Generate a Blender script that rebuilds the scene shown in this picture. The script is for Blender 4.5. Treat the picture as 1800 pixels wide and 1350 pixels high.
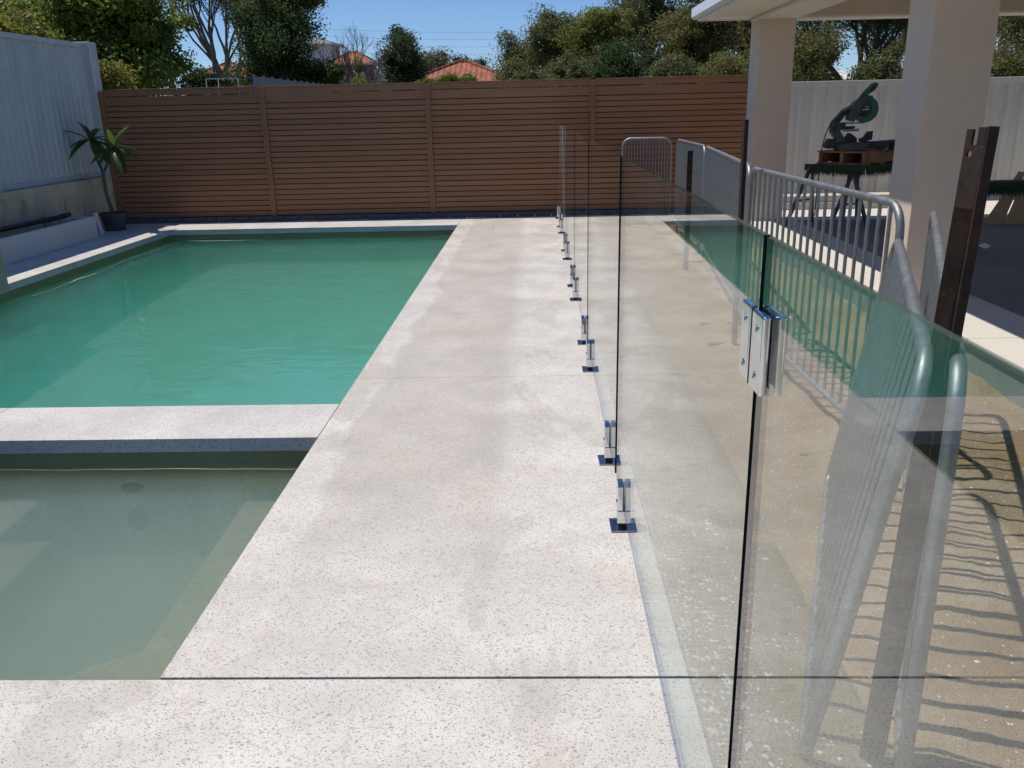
import bpy, bmesh, math, random
import numpy as np
from mathutils import Vector, Matrix

for o in list(bpy.data.objects):
    bpy.data.objects.remove(o)
sc = bpy.context.scene
col = sc.collection
R = math.radians

# ------------------------------------------------------------------ camera
F_PX, CAM_H = 1500.0, 1.42
def cam_axes():
    fwd = Vector((38.0, -482.0, F_PX)).normalized()
    a = Vector((1, -0.0225, 0))
    dn = fwd.cross(a).normalized()
    r = dn.cross(fwd)
    return r, fwd, -dn                      # world X, Y, Z written in camera (right, down, forward)
AX = cam_axes()
cam = bpy.data.cameras.new('camera')
cam_o = bpy.data.objects.new('camera', cam)
col.objects.link(cam_o)
cx = Vector([AX[i][0] for i in range(3)])
cy = -Vector([AX[i][1] for i in range(3)])
cz = -Vector([AX[i][2] for i in range(3)])
m = Matrix((cx, cy, cz)).transposed().to_4x4()
m.translation = (0, 0, CAM_H)
cam_o.matrix_world = m
cam.sensor_width = 36
cam.lens = 36 * F_PX / 1800
cam.clip_start, cam.clip_end = 0.05, 3000
sc.camera = cam_o

# ------------------------------------------------------------------ world, sun, exposure
SUN = Vector((-0.405, 0.135, 1.0)).normalized()        # direction towards the sun
w = bpy.data.worlds.new('World'); sc.world = w; w.use_nodes = True
nt = w.node_tree
sky = nt.nodes.new('ShaderNodeTexSky'); sky.sky_type = 'NISHITA'; sky.sun_disc = False
sky.sun_elevation = math.asin(SUN.z); sky.sun_rotation = math.atan2(SUN.x, SUN.y)
sky.air_density = 1.0; sky.dust_density = 0.0; sky.ozone_density = 6.0; sky.altitude = 1500
tint = nt.nodes.new('ShaderNodeMix'); tint.data_type = 'RGBA'; tint.blend_type = 'MULTIPLY'; tint.inputs[0].default_value = 1.0
tint.inputs[7].default_value = (0.84, 0.93, 1.08, 1)
nt.links.new(sky.outputs[0], tint.inputs[6]); nt.links.new(tint.outputs[2], nt.nodes['Background'].inputs[0])
nt.nodes['Background'].inputs[1].default_value = 0.092
sun = bpy.data.lights.new('sun', 'SUN'); sun.energy = 4.0; sun.angle = R(0.53); sun.color = (1, 0.945, 0.86)
sun_o = bpy.data.objects.new('sun', sun); col.objects.link(sun_o)
sun_o.rotation_euler = SUN.to_track_quat('Z', 'Y').to_euler()
sun_o.location = (-20, 10, 40)
sc.view_settings.view_transform = 'Standard'; sc.view_settings.look = 'None'
sc.view_settings.exposure = 0.13; sc.view_settings.gamma = 1.0
sc.view_settings.use_curve_mapping = False
cy_ = sc.cycles
cy_.use_denoising = True
try: cy_.denoiser = 'OPENIMAGEDENOISE'
except Exception: pass
cy_.max_bounces = 10; cy_.transparent_max_bounces = 32; cy_.volume_bounces = 3
cy_.glossy_bounces = 5; cy_.diffuse_bounces = 3; cy_.transmission_bounces = 6
cy_.caustics_reflective = True; cy_.caustics_refractive = False
cy_.blur_glossy = 0.18
cy_.sample_clamp_indirect = 4.0

rng = random.Random(7)

# ------------------------------------------------------------------ node helper
class NT:
    def __init__(s, name):
        s.m = bpy.data.materials.new(name); s.m.use_nodes = True
        s.t = s.m.node_tree; s.t.nodes.clear()
        s.out = s.n('ShaderNodeOutputMaterial')
    def n(s, typ, **kw):
        nd = s.t.nodes.new(typ)
        for k, v in kw.items(): setattr(nd, k, v)
        return nd
    def put(s, sock, v):
        if isinstance(v, bpy.types.NodeSocket): s.t.links.new(v, sock)
        elif v is not None:
            if isinstance(v, (tuple, list)) and len(v) == 3 and sock.type == 'RGBA': v = (*v, 1)
            sock.default_value = v
    def math(s, op, a, b=None, c=None, clamp=False):
        nd = s.n('ShaderNodeMath', operation=op, use_clamp=clamp)
        for i, v in enumerate((a, b, c)):
            if v is not None: s.put(nd.inputs[i], v)
        return nd.outputs[0]
    def mix(s, fac, a, b, mode='MIX'):
        nd = s.n('ShaderNodeMix', data_type='RGBA', blend_type=mode)
        s.put(nd.inputs[0], fac); s.put(nd.inputs[6], a); s.put(nd.inputs[7], b)
        return nd.outputs[2]
    def pos(s):
        if not hasattr(s, '_g'): s._g = s.n('ShaderNodeNewGeometry')
        return s._g.outputs['Position']
    def geo(s, k):
        s.pos(); return s._g.outputs[k]
    def obj(s):
        if not hasattr(s, '_tc'): s._tc = s.n('ShaderNodeTexCoord')
        return s._tc.outputs['Object']
    def xyz(s, v):
        nd = s.n('ShaderNodeSeparateXYZ'); s.put(nd.inputs[0], v); return nd.outputs
    def scale(s, v, sc3):
        nd = s.n('ShaderNodeMapping'); s.put(nd.inputs[0], v); nd.inputs['Scale'].default_value = sc3
        return nd.outputs[0]
    def noise(s, v, scale, detail=4, rough=0.55, dist=0.0, color=False):
        nd = s.n('ShaderNodeTexNoise'); s.put(nd.inputs['Vector'], v)
        nd.inputs['Scale'].default_value = scale; nd.inputs['Detail'].default_value = detail
        nd.inputs['Roughness'].default_value = rough; nd.inputs['Distortion'].default_value = dist
        return nd.outputs[1 if color else 0]
    def vor(s, v, scale, out='Distance', feature='F1', metric='EUCLIDEAN', rand=1.0):
        nd = s.n('ShaderNodeTexVoronoi', feature=feature, distance=metric); s.put(nd.inputs['Vector'], v)
        nd.inputs['Scale'].default_value = scale; nd.inputs['Randomness'].default_value = rand
        return nd if out is None else nd.outputs[out]
    def ramp(s, v, lo, hi, a=0.0, b=1.0):
        nd = s.n('ShaderNodeMapRange', interpolation_type='SMOOTHSTEP'); s.put(nd.inputs[0], v)
        nd.inputs[1].default_value = lo; nd.inputs[2].default_value = hi
        nd.inputs[3].default_value = a; nd.inputs[4].default_value = b
        return nd.outputs[0]
    def bump(s, h, strength=0.3, dist=0.01, normal=None):
        nd = s.n('ShaderNodeBump'); s.put(nd.inputs['Height'], h)
        nd.inputs['Strength'].default_value = strength; nd.inputs['Distance'].default_value = dist
        if normal is not None: s.put(nd.inputs['Normal'], normal)
        return nd.outputs[0]
    def bsdf(s, color=(0.5, 0.5, 0.5), rough=0.6, metal=0.0, normal=None, spec=0.5, **kw):
        nd = s.n('ShaderNodeBsdfPrincipled')
        s.put(nd.inputs['Base Color'], color); s.put(nd.inputs['Roughness'], rough)
        s.put(nd.inputs['Metallic'], metal); s.put(nd.inputs['Specular IOR Level'], spec)
        if normal is not None: s.put(nd.inputs['Normal'], normal)
        for k, v in kw.items(): s.put(nd.inputs[k], v)
        return nd.outputs[0]
    def mixs(s, fac, a, b):
        nd = s.n('ShaderNodeMixShader'); s.put(nd.inputs[0], fac)
        s.t.links.new(a, nd.inputs[1]); s.t.links.new(b, nd.inputs[2]); return nd.outputs[0]
    def done(s, surf, vol=None):
        if surf is not None: s.t.links.new(surf, s.out.inputs[0])
        if vol is not None: s.t.links.new(vol, s.out.inputs[1])
        return s.m

M = {}
def simple(name, color, rough=0.6, metal=0.0, var=0.15, nscale=8.0, bump=0.1, bscale=60.0, spec=0.5, dirt=None):
    t = NT(name); p = t.pos()
    n1 = t.noise(p, nscale, 5, 0.6)
    f = t.ramp(n1, 0.25, 0.75)
    lo = tuple(c * (1 - var) for c in color); hi = tuple(min(1, c * (1 + var)) for c in color)
    c = t.mix(f, lo, hi)
    if dirt:
        d = t.ramp(t.noise(p, nscale * 0.45, 6, 0.65), 0.52, 0.72)
        c = t.mix(d, c, dirt)
    nb = t.bump(t.noise(p, bscale, 4, 0.6), bump, 0.004) if bump else None
    rr = t.ramp(n1, 0.2, 0.8, max(0.02, rough - 0.08), min(1, rough + 0.08))
    M[name] = t.done(t.bsdf(c, rr, metal, nb, spec))
    return M[name]

# ------------------------------------------------------------------ materials
def mat_terrazzo(name, base=(0.65, 0.612, 0.56), damp_shade=True):
    t = NT(name); p = t.pos()
    warp = t.noise(p, 70, 2, 0.5, color=True)
    va = t.n('ShaderNodeVectorMath', operation='MULTIPLY_ADD')
    t.put(va.inputs[0], warp); va.inputs[1].default_value = (0.012,) * 3; t.put(va.inputs[2], p)
    pw = va.outputs[0]
    rotm = t.n('ShaderNodeMapping'); t.put(rotm.inputs[0], pw); rotm.inputs['Rotation'].default_value = (0, 0, 0.7)
    rotm.inputs['Scale'].default_value = (0.75, 1.7, 1)
    c = base
    c = t.mix(t.ramp(t.noise(p, 2.3, 6, 0.65), 0.3, 0.7), tuple(x * 0.84 for x in base), tuple(min(1, x * 1.09) for x in base))
    # fine cement mottling
    c = t.mix(t.ramp(t.noise(p, 160, 3, 0.6), 0.3, 0.7, 0, 0.35), c, tuple(x * 0.8 for x in base))
    if damp_shade:
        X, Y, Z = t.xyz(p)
        # undried patches with own outlines; band also paints shade beside the glass-reflected sun
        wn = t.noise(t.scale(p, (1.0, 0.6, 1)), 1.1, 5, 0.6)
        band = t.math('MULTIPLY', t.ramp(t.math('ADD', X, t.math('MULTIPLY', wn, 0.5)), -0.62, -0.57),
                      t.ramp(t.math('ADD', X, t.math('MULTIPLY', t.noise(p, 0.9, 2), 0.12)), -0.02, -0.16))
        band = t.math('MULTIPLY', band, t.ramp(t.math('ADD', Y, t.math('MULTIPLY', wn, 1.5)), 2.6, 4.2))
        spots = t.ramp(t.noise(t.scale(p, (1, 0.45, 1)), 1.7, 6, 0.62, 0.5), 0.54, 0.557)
        wet_shade = t.math('MAXIMUM', t.math('MULTIPLY', band, 0.36), t.math('MULTIPLY', spots, 0.22))
        c = t.mix(wet_shade, c, (0.33, 0.28, 0.225))
        # brown drag stains
        st = t.ramp(t.noise(t.scale(p, (1.6, 1, 1)), 3.1, 6, 0.7, 0.6), 0.60, 0.78)
        c = t.mix(t.math('MULTIPLY', st, 0.7), c, (0.40, 0.29, 0.205))
        st2 = t.ramp(t.noise(p, 1.2, 6, 0.75), 0.5, 0.75)
        c = t.mix(t.math('MULTIPLY', st2, 0.75), c, (0.47, 0.395, 0.31))
        # pencil-thin scuffs
        sc_ = t.noise(t.scale(p, (2.2, 1.0, 1)), 0.9, 2, 0.5, 1.5)
        line = t.ramp(t.math('ABSOLUTE', t.math('SUBTRACT', sc_, 0.5)), 0.0, 0.0032, 0.30, 0.0)
        line = t.math('MULTIPLY', line, t.ramp(t.noise(p, 1.6, 2), 0.5, 0.62))
        c = t.mix(line, c, (0.2, 0.19, 0.18))
    # stone chips
    for scl, thr, dark, light, dens in ((118, 0.42, (0.17, 0.155, 0.14), (0.43, 0.405, 0.375), 0.50),
                                        (220, 0.44, (0.17, 0.16, 0.15), (0.42, 0.40, 0.375), 0.55),
                                        (82, 0.36, (0.20, 0.19, 0.175), (0.44, 0.42, 0.39), 0.26)):
        rm = t.n('ShaderNodeMapping'); t.put(rm.inputs[0], pw); rm.inputs['Rotation'].default_value = (0, 0, 0.7 if scl == 118 else (2.1 if scl == 220 else 1.4))
        rm.inputs['Scale'].default_value = (0.85, 1.25, 1) if scl != 82 else (0.9, 1.3, 1)
        vn = t.vor(rm.outputs[0], scl, None)
        sep = t.xyz(vn.outputs['Color'])
        on = t.math('LESS_THAN', sep[0], dens)
        size = t.math('MULTIPLY_ADD', sep[1], thr * 0.75, thr * 0.35)
        inside = t.math('LESS_THAN', vn.outputs['Distance'], size)
        k = t.math('MULTIPLY', on, inside)
        c = t.mix(t.math('MULTIPLY', k, 0.78), c, t.mix(sep[2], dark, light))
    h = t.noise(p, 220, 3, 0.6)
    nb = t.bump(h, 0.12, 0.002)
    rough = t.ramp(t.noise(p, 3, 4), 0.3, 0.7, 0.42, 0.62)
    M[name] = t.done(t.bsdf(c, rough, 0, nb, 0.35))
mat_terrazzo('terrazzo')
mat_terrazzo('terrazzo_coping', (0.635, 0.605, 0.565), damp_shade=False)

def mat_glass():
    for name, streak, specks in (('glass', 0.0, 0.0), ('glass_spotted', 0.25, 1.0), ('glass_streaked', 1.3, 0.6)):
        t = NT(name); p = t.pos()
        ior = t.math('MULTIPLY_ADD', t.geo('Backfacing'), (1 / 1.5 - 1.5), 1.5)
        fr = t.n('ShaderNodeFresnel'); t.put(fr.inputs[0], ior)
        tr = t.n('ShaderNodeBsdfTransparent'); tr.inputs[0].default_value = (0.925, 0.972, 0.952, 1)
        gl = t.n('ShaderNodeBsdfGlossy'); gl.inputs['Roughness'].default_value = 0.0
        gl.inputs[0].default_value = (1, 1, 1, 1)
        s = t.mixs(fr.outputs[0], tr.outputs[0], gl.outputs[0])
        # thin film of dust / dried drips on the panes
        X, Y, Z = t.xyz(p)
        d = t.ramp(t.noise(p, 2.0, 4, 0.6), 0.45, 0.8, 0.0, 0.018)
        if streak:
            sv = t.noise(t.scale(p, (9, 9, 0.35)), 1.0, 4, 0.6)
            k = t.math('MULTIPLY', t.ramp(sv, 0.54, 0.70), t.ramp(t.math('ADD', Z, t.math('MULTIPLY', sv, 0.9)), 0.55, 0.95))
            d = t.math('MAXIMUM', d, t.math('MULTIPLY', k, streak * 0.5))
        df = t.n('ShaderNodeBsdfDiffuse'); df.inputs[0].default_value = (0.62, 0.66, 0.68, 1)
        s = t.mixs(d, s, df.outputs[0])
        if specks:
            vn = t.vor(t.scale(p, (1, 1, 0.55)), 34, None)
            sp = t.xyz(vn.outputs['Color'])
            on = t.math('MULTIPLY', t.math('LESS_THAN', sp[0], 0.16), t.math('LESS_THAN', vn.outputs['Distance'], t.math('MULTIPLY', sp[1], 0.16)))
            on = t.math('MULTIPLY', on, t.ramp(Z, 0.85, 0.55))
            on = t.math('MULTIPLY', on, t.math('MULTIPLY', t.ramp(t.noise(p, 2.5, 2), 0.4, 0.6), 0.75 * specks))
            dk = t.n('ShaderNodeBsdfDiffuse'); dk.inputs[0].default_value = (0.10, 0.10, 0.095, 1)
            s = t.mixs(on, s, dk.outputs[0])
        M[name] = t.done(s)
    # polished glass edges: deep green from the length of glass behind them
    t = NT('glass_edge')
    fr = t.n('ShaderNodeFresnel'); fr.inputs[0].default_value = 1.5
    M['glass_edge'] = t.done(t.bsdf((0.006, 0.014, 0.012), 0.25, 0, None, 0.12))
    t = NT('glass_edge_top')
    fr = t.n('ShaderNodeFresnel'); fr.inputs[0].default_value = 1.6
    b = t.bsdf((0.06, 0.15, 0.135), 0.10, 0, None, 0.6)
    gl = t.n('ShaderNodeBsdfGlossy'); gl.inputs['Roughness'].default_value = 0.08
    tp = t.n('ShaderNodeBsdfTransparent'); tp.inputs[0].default_value = (0.5, 0.85, 0.75, 1)
    M['glass_edge_top'] = t.done(t.mixs(fr.outputs[0], t.mixs(0.72, b, tp.outputs[0]), gl.outputs[0]))
mat_glass()

def mat_water(name, ab, abd, scat, scd, ripple):
    t = NT(name); p = t.pos()
    h = t.math('ADD', t.noise(t.scale(p, (1, 1.6, 1)), 3.2, 3, 0.5, 0.3), t.math('MULTIPLY', t.noise(p, 11, 2), 0.15))
    nb = t.bump(h, ripple, 0.02)
    ior = t.math('MULTIPLY_ADD', t.geo('Backfacing'), (1 / 1.333 - 1.333), 1.333)
    fr = t.n('ShaderNodeFresnel'); t.put(fr.inputs[0], ior); t.put(fr.inputs['Normal'], nb)
    tr = t.n('ShaderNodeBsdfTransparent'); tr.inputs[0].default_value = (1, 1, 1, 1)
    gl = t.n('ShaderNodeBsdfGlossy'); gl.inputs['Roughness'].default_value = 0.0; t.put(gl.inputs['Normal'], nb)
    rf = t.n('ShaderNodeBsdfRefraction'); rf.inputs['Roughness'].default_value = 0.0; rf.inputs['IOR'].default_value = 1.333
    rf.inputs[0].default_value = (1, 1, 1, 1); t.put(rf.inputs['Normal'], nb)
    s = t.mixs(fr.outputs[0], t.mixs(0.52, tr.outputs[0], rf.outputs[0]), gl.outputs[0])
    va = t.n('ShaderNodeVolumeAbsorption'); va.inputs[0].default_value = (*ab, 1); va.inputs[1].default_value = abd
    vs = t.n('ShaderNodeVolumeScatter'); vs.inputs[0].default_value = (*scat, 1); vs.inputs[1].default_value = scd
    ad = t.n('ShaderNodeAddShader'); t.t.links.new(va.outputs[0], ad.inputs[0]); t.t.links.new(vs.outputs[0], ad.inputs[1])
    M[name] = t.done(s, ad.outputs[0])
mat_water('pool_water', (0.0, 0.94, 0.76), 0.28, (0.27, 0.97, 0.72), 0.40, 0.30)
mat_water('spa_water', (0.30, 0.74, 0.52), 0.40, (0.66, 0.83, 0.68), 1.35, 0.05)

def mat_pebble(name, base):
    t = NT(name); p = t.pos()
    v = t.vor(p, 70, 'Color'); f = t.xyz(v)[0]
    c = t.mix(f, tuple(x * 0.75 for x in base), tuple(min(1, x * 1.15) for x in base))
    c = t.mix(t.ramp(t.noise(p, 1.4, 5, 0.6), 0.4, 0.75, 0, 0.45), c, tuple(x * 0.6 for x in base))
    X, Y, Z = t.xyz(p)
    # algae bloom and the pale scum line the falling water left
    alg = t.ramp(t.noise(t.scale(p, (3, 3, 1)), 1.0, 5), 0.35, 0.7, 0.10, 0.38)
    c = t.mix(alg, c, (0.20, 0.24, 0.11))
    wl = t.ramp(t.math('ADD', Z, t.math('MULTIPLY', t.noise(t.scale(p, (2.5, 2.5, 1)), 1.0, 4), 0.10)), -0.30, -0.16, 0.0, 0.88)
    c = t.mix(wl, c, (0.17, 0.19, 0.065))
    M[name] = t.done(t.bsdf(c, 0.7, 0, t.bump(t.vor(p, 70), 0.25, 0.004)))
mat_pebble('pebblecrete', (0.82, 0.84, 0.78))
mat_pebble('pebble_sandy', (0.74, 0.66, 0.47))

def mat_sand():
    t = NT('sand'); p = t.pos()
    c = t.mix(t.ramp(t.noise(p, 1.6, 6, 0.65), 0.3, 0.7), (0.27, 0.178, 0.103), (0.40, 0.285, 0.178))
    c = t.mix(t.ramp(t.noise(p, 9, 5, 0.7), 0.45, 0.75, 0, 0.5), c, (0.42, 0.35, 0.27))
    c = t.mix(t.ramp(t.noise(p, 0.9, 5, 0.65), 0.52, 0.60, 0, 0.45), c, (0.50, 0.42, 0.32))
    c = t.mix(t.ramp(t.noise(p, 300, 2), 0.3, 0.7, 0, 0.35), c, (0.20, 0.15, 0.10))
    vn = t.vor(p, 60, None); sp = t.xyz(vn.outputs['Color'])
    k = t.math('MULTIPLY', t.math('LESS_THAN', sp[0], 0.10), t.math('LESS_THAN', vn.outputs['Distance'], 0.25))
    c = t.mix(k, c, (0.6, 0.57, 0.52))
    h = t.math('ADD', t.noise(p, 25, 6, 0.7), t.math('MULTIPLY', t.noise(p, 140, 3), 0.4))
    M['sand'] = t.done(t.bsdf(c, 0.95, 0, t.bump(h, 1.0, 0.025), 0.1))
mat_sand()

def mat_boards():
    t = NT('brown_boards'); p = t.pos()
    oi = t.n('ShaderNodeObjectInfo').outputs['Random']
    g = t.noise(t.scale(p, (1.2, 20, 55)), 1.5, 5, 0.65)
    c = t.mix(t.ramp(g, 0.3, 0.7), (0.30, 0.138, 0.066), (0.375, 0.180, 0.092))
    c = t.mix(t.math('MULTIPLY', oi, 0.45), c, (0.225, 0.095, 0.045))
    c = t.mix(t.ramp(t.noise(p, 0.7, 4), 0.4, 0.75, 0, 0.45), c, (0.36, 0.17, 0.085))
    M['brown_boards'] = t.done(t.bsdf(c, 0.55, 0, t.bump(g, 0.15, 0.003), 0.35))
mat_boards()

def mat_galv():
    t = NT('galvanised'); p = t.obj()
    v = t.vor(p, 90, 'Color'); f = t.xyz(v)[0]
    c = t.mix(f, (0.25, 0.258, 0.268), (0.31, 0.32, 0.33))
    c = t.mix(t.ramp(t.noise(p, 3, 6, 0.7), 0.5, 0.75, 0, 0.7), c, (0.20, 0.19, 0.175))
    r = t.ramp(t.noise(p, 20, 4), 0.3, 0.7, 0.38, 0.58)
    M['galvanised'] = t.done(t.bsdf(c, r, 0.75, t.bump(t.noise(p, 90, 3), 0.12, 0.002)))
mat_galv()
def mat_rust():
    t = NT('rust'); p = t.pos()
    c = t.mix(t.ramp(t.noise(p, 14, 6, 0.7), 0.3, 0.7), (0.014, 0.009, 0.007), (0.045, 0.021, 0.013))
    c = t.mix(t.ramp(t.noise(p, 45, 4, 0.7), 0.58, 0.78), c, (0.10, 0.040, 0.02))
    M['rust'] = t.done(t.bsdf(c, 0.75, 0.2, t.bump(t.noise(p, 80, 5), 0.35, 0.003)))
mat_rust()
def mat_sheet(name, a, dirt, low):
    t = NT(name); p = t.pos(); X, Y, Z = t.xyz(p)
    c = t.mix(t.ramp(t.noise(t.scale(p, (2, 2, 0.6)), 1.5, 5, 0.6), 0.3, 0.75), a, tuple(x * 0.86 for x in a))
    k = t.math('MULTIPLY', t.ramp(t.noise(t.scale(p, (8, 8, 1.2)), 1.0, 5, 0.65), 0.45, 0.72), 0.35)
    c = t.mix(k, c, dirt)
    M[name] = t.done(t.bsdf(c, 0.42, 0.0, t.bump(t.noise(p, 2.2, 2), 0.08, 0.02), 0.4))
mat_sheet('steel_sheet_grey', (0.54, 0.55, 0.555), (0.40, 0.395, 0.375), 0.67)
mat_sheet('steel_sheet_cream', (0.68, 0.65, 0.59), (0.48, 0.45, 0.39), 0.1)
def mat_limestone():
    t = NT('limestone'); p = t.pos()
    c = t.mix(t.ramp(t.noise(p, 2.2, 6, 0.65), 0.3, 0.7), (0.46, 0.385, 0.27), (0.60, 0.51, 0.37))
    c = t.mix(t.ramp(t.noise(t.scale(p, (1, 1, 0.5)), 3.4, 6, 0.72), 0.52, 0.72, 0, 0.75), c, (0.15, 0.135, 0.085))
    M['limestone'] = t.done(t.bsdf(c, 0.9, 0, t.bump(t.noise(p, 35, 6, 0.7), 0.4, 0.008), 0.2))
mat_limestone()
def mat_render(name, a, rough=0.85):
    t = NT(name); p = t.pos()
    c = t.mix(t.ramp(t.noise(p, 1.8, 5, 0.6), 0.3, 0.7), tuple(x * 0.94 for x in a), a)
    c = t.mix(t.ramp(t.noise(p, 170, 3), 0.35, 0.65, 0, 0.3), c, tuple(x * 0.82 for x in a))
    M[name] = t.done(t.bsdf(c, rough, 0, t.bump(t.noise(p, 210, 4, 0.7), 0.35, 0.003), 0.25))
mat_render('render_beige', (0.76, 0.625, 0.50))
mat_render('render_white', (0.66, 0.64, 0.61))
mat_render('soffit_white', (0.84, 0.81, 0.75), 0.7)
mat_render('paving_cream', (0.62, 0.58, 0.52))
t = NT('chrome'); p = t.pos()
M['chrome'] = t.done(t.bsdf((0.66, 0.67, 0.69), t.ramp(t.noise(p, 30, 4), 0.3, 0.7, 0.06, 0.16), 1.0, t.bump(t.noise(p, 16, 2), 0.05, 0.003)))
simple('plate_steel', (0.30, 0.32, 0.37), 0.22, 1.0, 0.25, 40, 0.15, 120)
simple('black_rubber', (0.012, 0.012, 0.013), 0.55, 0, 0.2)
simple('black_plastic', (0.018, 0.019, 0.021), 0.45, 0, 0.3)
simple('grey_cast', (0.075, 0.078, 0.085), 0.45, 0.4, 0.2)
simple('green_plastic', (0.018, 0.125, 0.085), 0.38, 0, 0.2)
simple('steel_bright', (0.55, 0.56, 0.58), 0.25, 1.0, 0.1)
simple('pallet_pine', (0.30, 0.135, 0.055), 0.8, 0, 0.25, 5, 0.3, 50, dirt=(0.16, 0.085, 0.045))
simple('cardboard', (0.47, 0.285, 0.15), 0.85, 0, 0.1, 4)
simple('turf', (0.022, 0.040, 0.016), 0.85, 0, 0.4, 30, 0.5, 120)
simple('pot_plastic', (0.045, 0.047, 0.055), 0.5, 0, 0.2, dirt=(0.12, 0.10, 0.08))
simple('jet_blue', (0.06, 0.08, 0.14), 0.4)
simple('jet_grey', (0.40, 0.44, 0.46), 0.5)
simple('added_backing_dark', (0.035, 0.026, 0.022), 0.8)
simple('soil', (0.035, 0.026, 0.018), 0.95, 0, 0.4, 20, 0.6, 60)
simple('pvc_white', (0.62, 0.62, 0.62), 0.4, 0, 0.08)
simple('edging_block', (0.085, 0.09, 0.10), 0.85, 0, 0.25, 12, 0.4, 60)
simple('gutter_white', (0.72, 0.74, 0.78), 0.35, 0, 0.05, 4, 0)
simple('roof_sheet', (0.30, 0.30, 0.30), 0.5, 0.2, 0.1)
simple('concrete_shaded', (0.20, 0.195, 0.19), 0.9, 0, 0.15, 6, 0.3)  # patio floor tone, darkened to carry the shade under the roof
simple('concrete_dark', (0.10, 0.095, 0.09), 0.9, 0, 0.2, 6, 0.3)
simple('stone_board', (0.48, 0.44, 0.385), 0.8, 0, 0.12, 5, 0.2)
simple('chip', (0.62, 0.59, 0.54), 0.85, 0, 0.2, 30)
simple('paper', (0.75, 0.74, 0.72), 0.8, 0, 0.05)
simple('ground', (0.12, 0.115, 0.06), 0.95, 0, 0.35, 0.3, 0.4, 6, dirt=(0.19, 0.15, 0.10))
simple('hill_scrub', (0.035, 0.05, 0.022), 0.95, 0, 0.5, 0.25, 0.6, 1.5)
simple('bark_grey', (0.17, 0.145, 0.12), 0.9, 0, 0.35, 6, 0.6, 30)
simple('bark_pale', (0.33, 0.285, 0.235), 0.85, 0, 0.35, 5, 0.4, 20)
simple('bark_dark', (0.055, 0.045, 0.036), 0.9, 0, 0.3, 6, 0.6, 30)
simple('twig_red', (0.12, 0.085, 0.075), 0.85, 0, 0.2, 3)
simple('stem_green', (0.10, 0.095, 0.06), 0.7, 0, 0.3, 20)
def mat_tiles(name, a, b):
    t = NT(name); p = t.pos()
    X, Y, Z = t.xyz(p)
    c = t.mix(t.xyz(t.vor(t.scale(p, (3.3, 3.0, 3)), 1.0, 'Color'))[0], a, b)
    wv = t.math('SINE', t.math('MULTIPLY', X, 21.0)); wz = t.math('FRACT', t.math('MULTIPLY', Z, 6.0))
    M[name] = t.done(t.bsdf(c, 0.8, 0, t.bump(t.math('ADD', wv, t.math('MULTIPLY', wz, 1.5)), 0.7, 0.03), 0.2))
mat_tiles('roof_tile_red', (0.26, 0.085, 0.055), (0.36, 0.14, 0.095))
mat_tiles('roof_tile_orange', (0.33, 0.125, 0.07), (0.42, 0.19, 0.11))
simple('wall_brick_far', (0.22, 0.105, 0.08), 0.9, 0, 0.15, 4)
simple('wall_white_far', (0.66, 0.65, 0.62), 0.8, 0, 0.06, 1)
simple('roof_grey_far', (0.22, 0.23, 0.25), 0.6, 0, 0.1, 1)
simple('fibro_grey', (0.23, 0.235, 0.235), 0.85, 0, 0.15, 2, 0.3, 10)
simple('window_glass_far', (0.03, 0.04, 0.05), 0.08, 0, 0.1, 1, 0)
simple('wire', (0.10, 0.10, 0.11), 0.6, 0, 0.1, 1, 0)

def mat_leaf(name, dark, light, rough=0.5, trans=0.48):
    t = NT(name)
    rnd = t.geo('Random Per Island')
    big = t.noise(t.pos(), 0.9, 3, 0.6)
    f = t.math('ADD', t.math('MULTIPLY', rnd, 0.6), t.math('MULTIPLY', t.ramp(big, 0.35, 0.65), 0.4))
    c = t.mix(f, dark, light)
    b = t.bsdf(c, rough, 0, None, 0.35)
    tl = t.n('ShaderNodeBsdfTranslucent'); t.put(tl.inputs[0], t.mix(0.5, c, light))
    M[name] = t.done(t.mixs(trans, b, tl.outputs[0]))
mat_leaf('leaf_bright', (0.065, 0.1219, 0.0195), (0.2275, 0.275, 0.0488))
mat_leaf('leaf_yellow', (0.1137, 0.1381, 0.0244), (0.275, 0.2681, 0.0488))
mat_leaf('leaf_dark', (0.0195, 0.0422, 0.0146), (0.0813, 0.1268, 0.0358))
mat_leaf('leaf_gum', (0.0617, 0.078, 0.0293), (0.195, 0.2031, 0.078))
mat_leaf('leaf_gum_olive', (0.0731, 0.0813, 0.026), (0.2275, 0.2113, 0.0715))
mat_leaf('leaf_acacia', (0.0731, 0.1008, 0.0211), (0.2438, 0.2519, 0.052))
mat_leaf('leaf_pine', (0.026, 0.0488, 0.0227), (0.0894, 0.1219, 0.0488))
mat_leaf('leaf_grey', (0.0894, 0.0975, 0.0569), (0.2113, 0.2113, 0.1219))
mat_leaf('leaf_frangipani', (0.0293, 0.065, 0.0195), (0.0894, 0.1544, 0.0325), 0.35)

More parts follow.
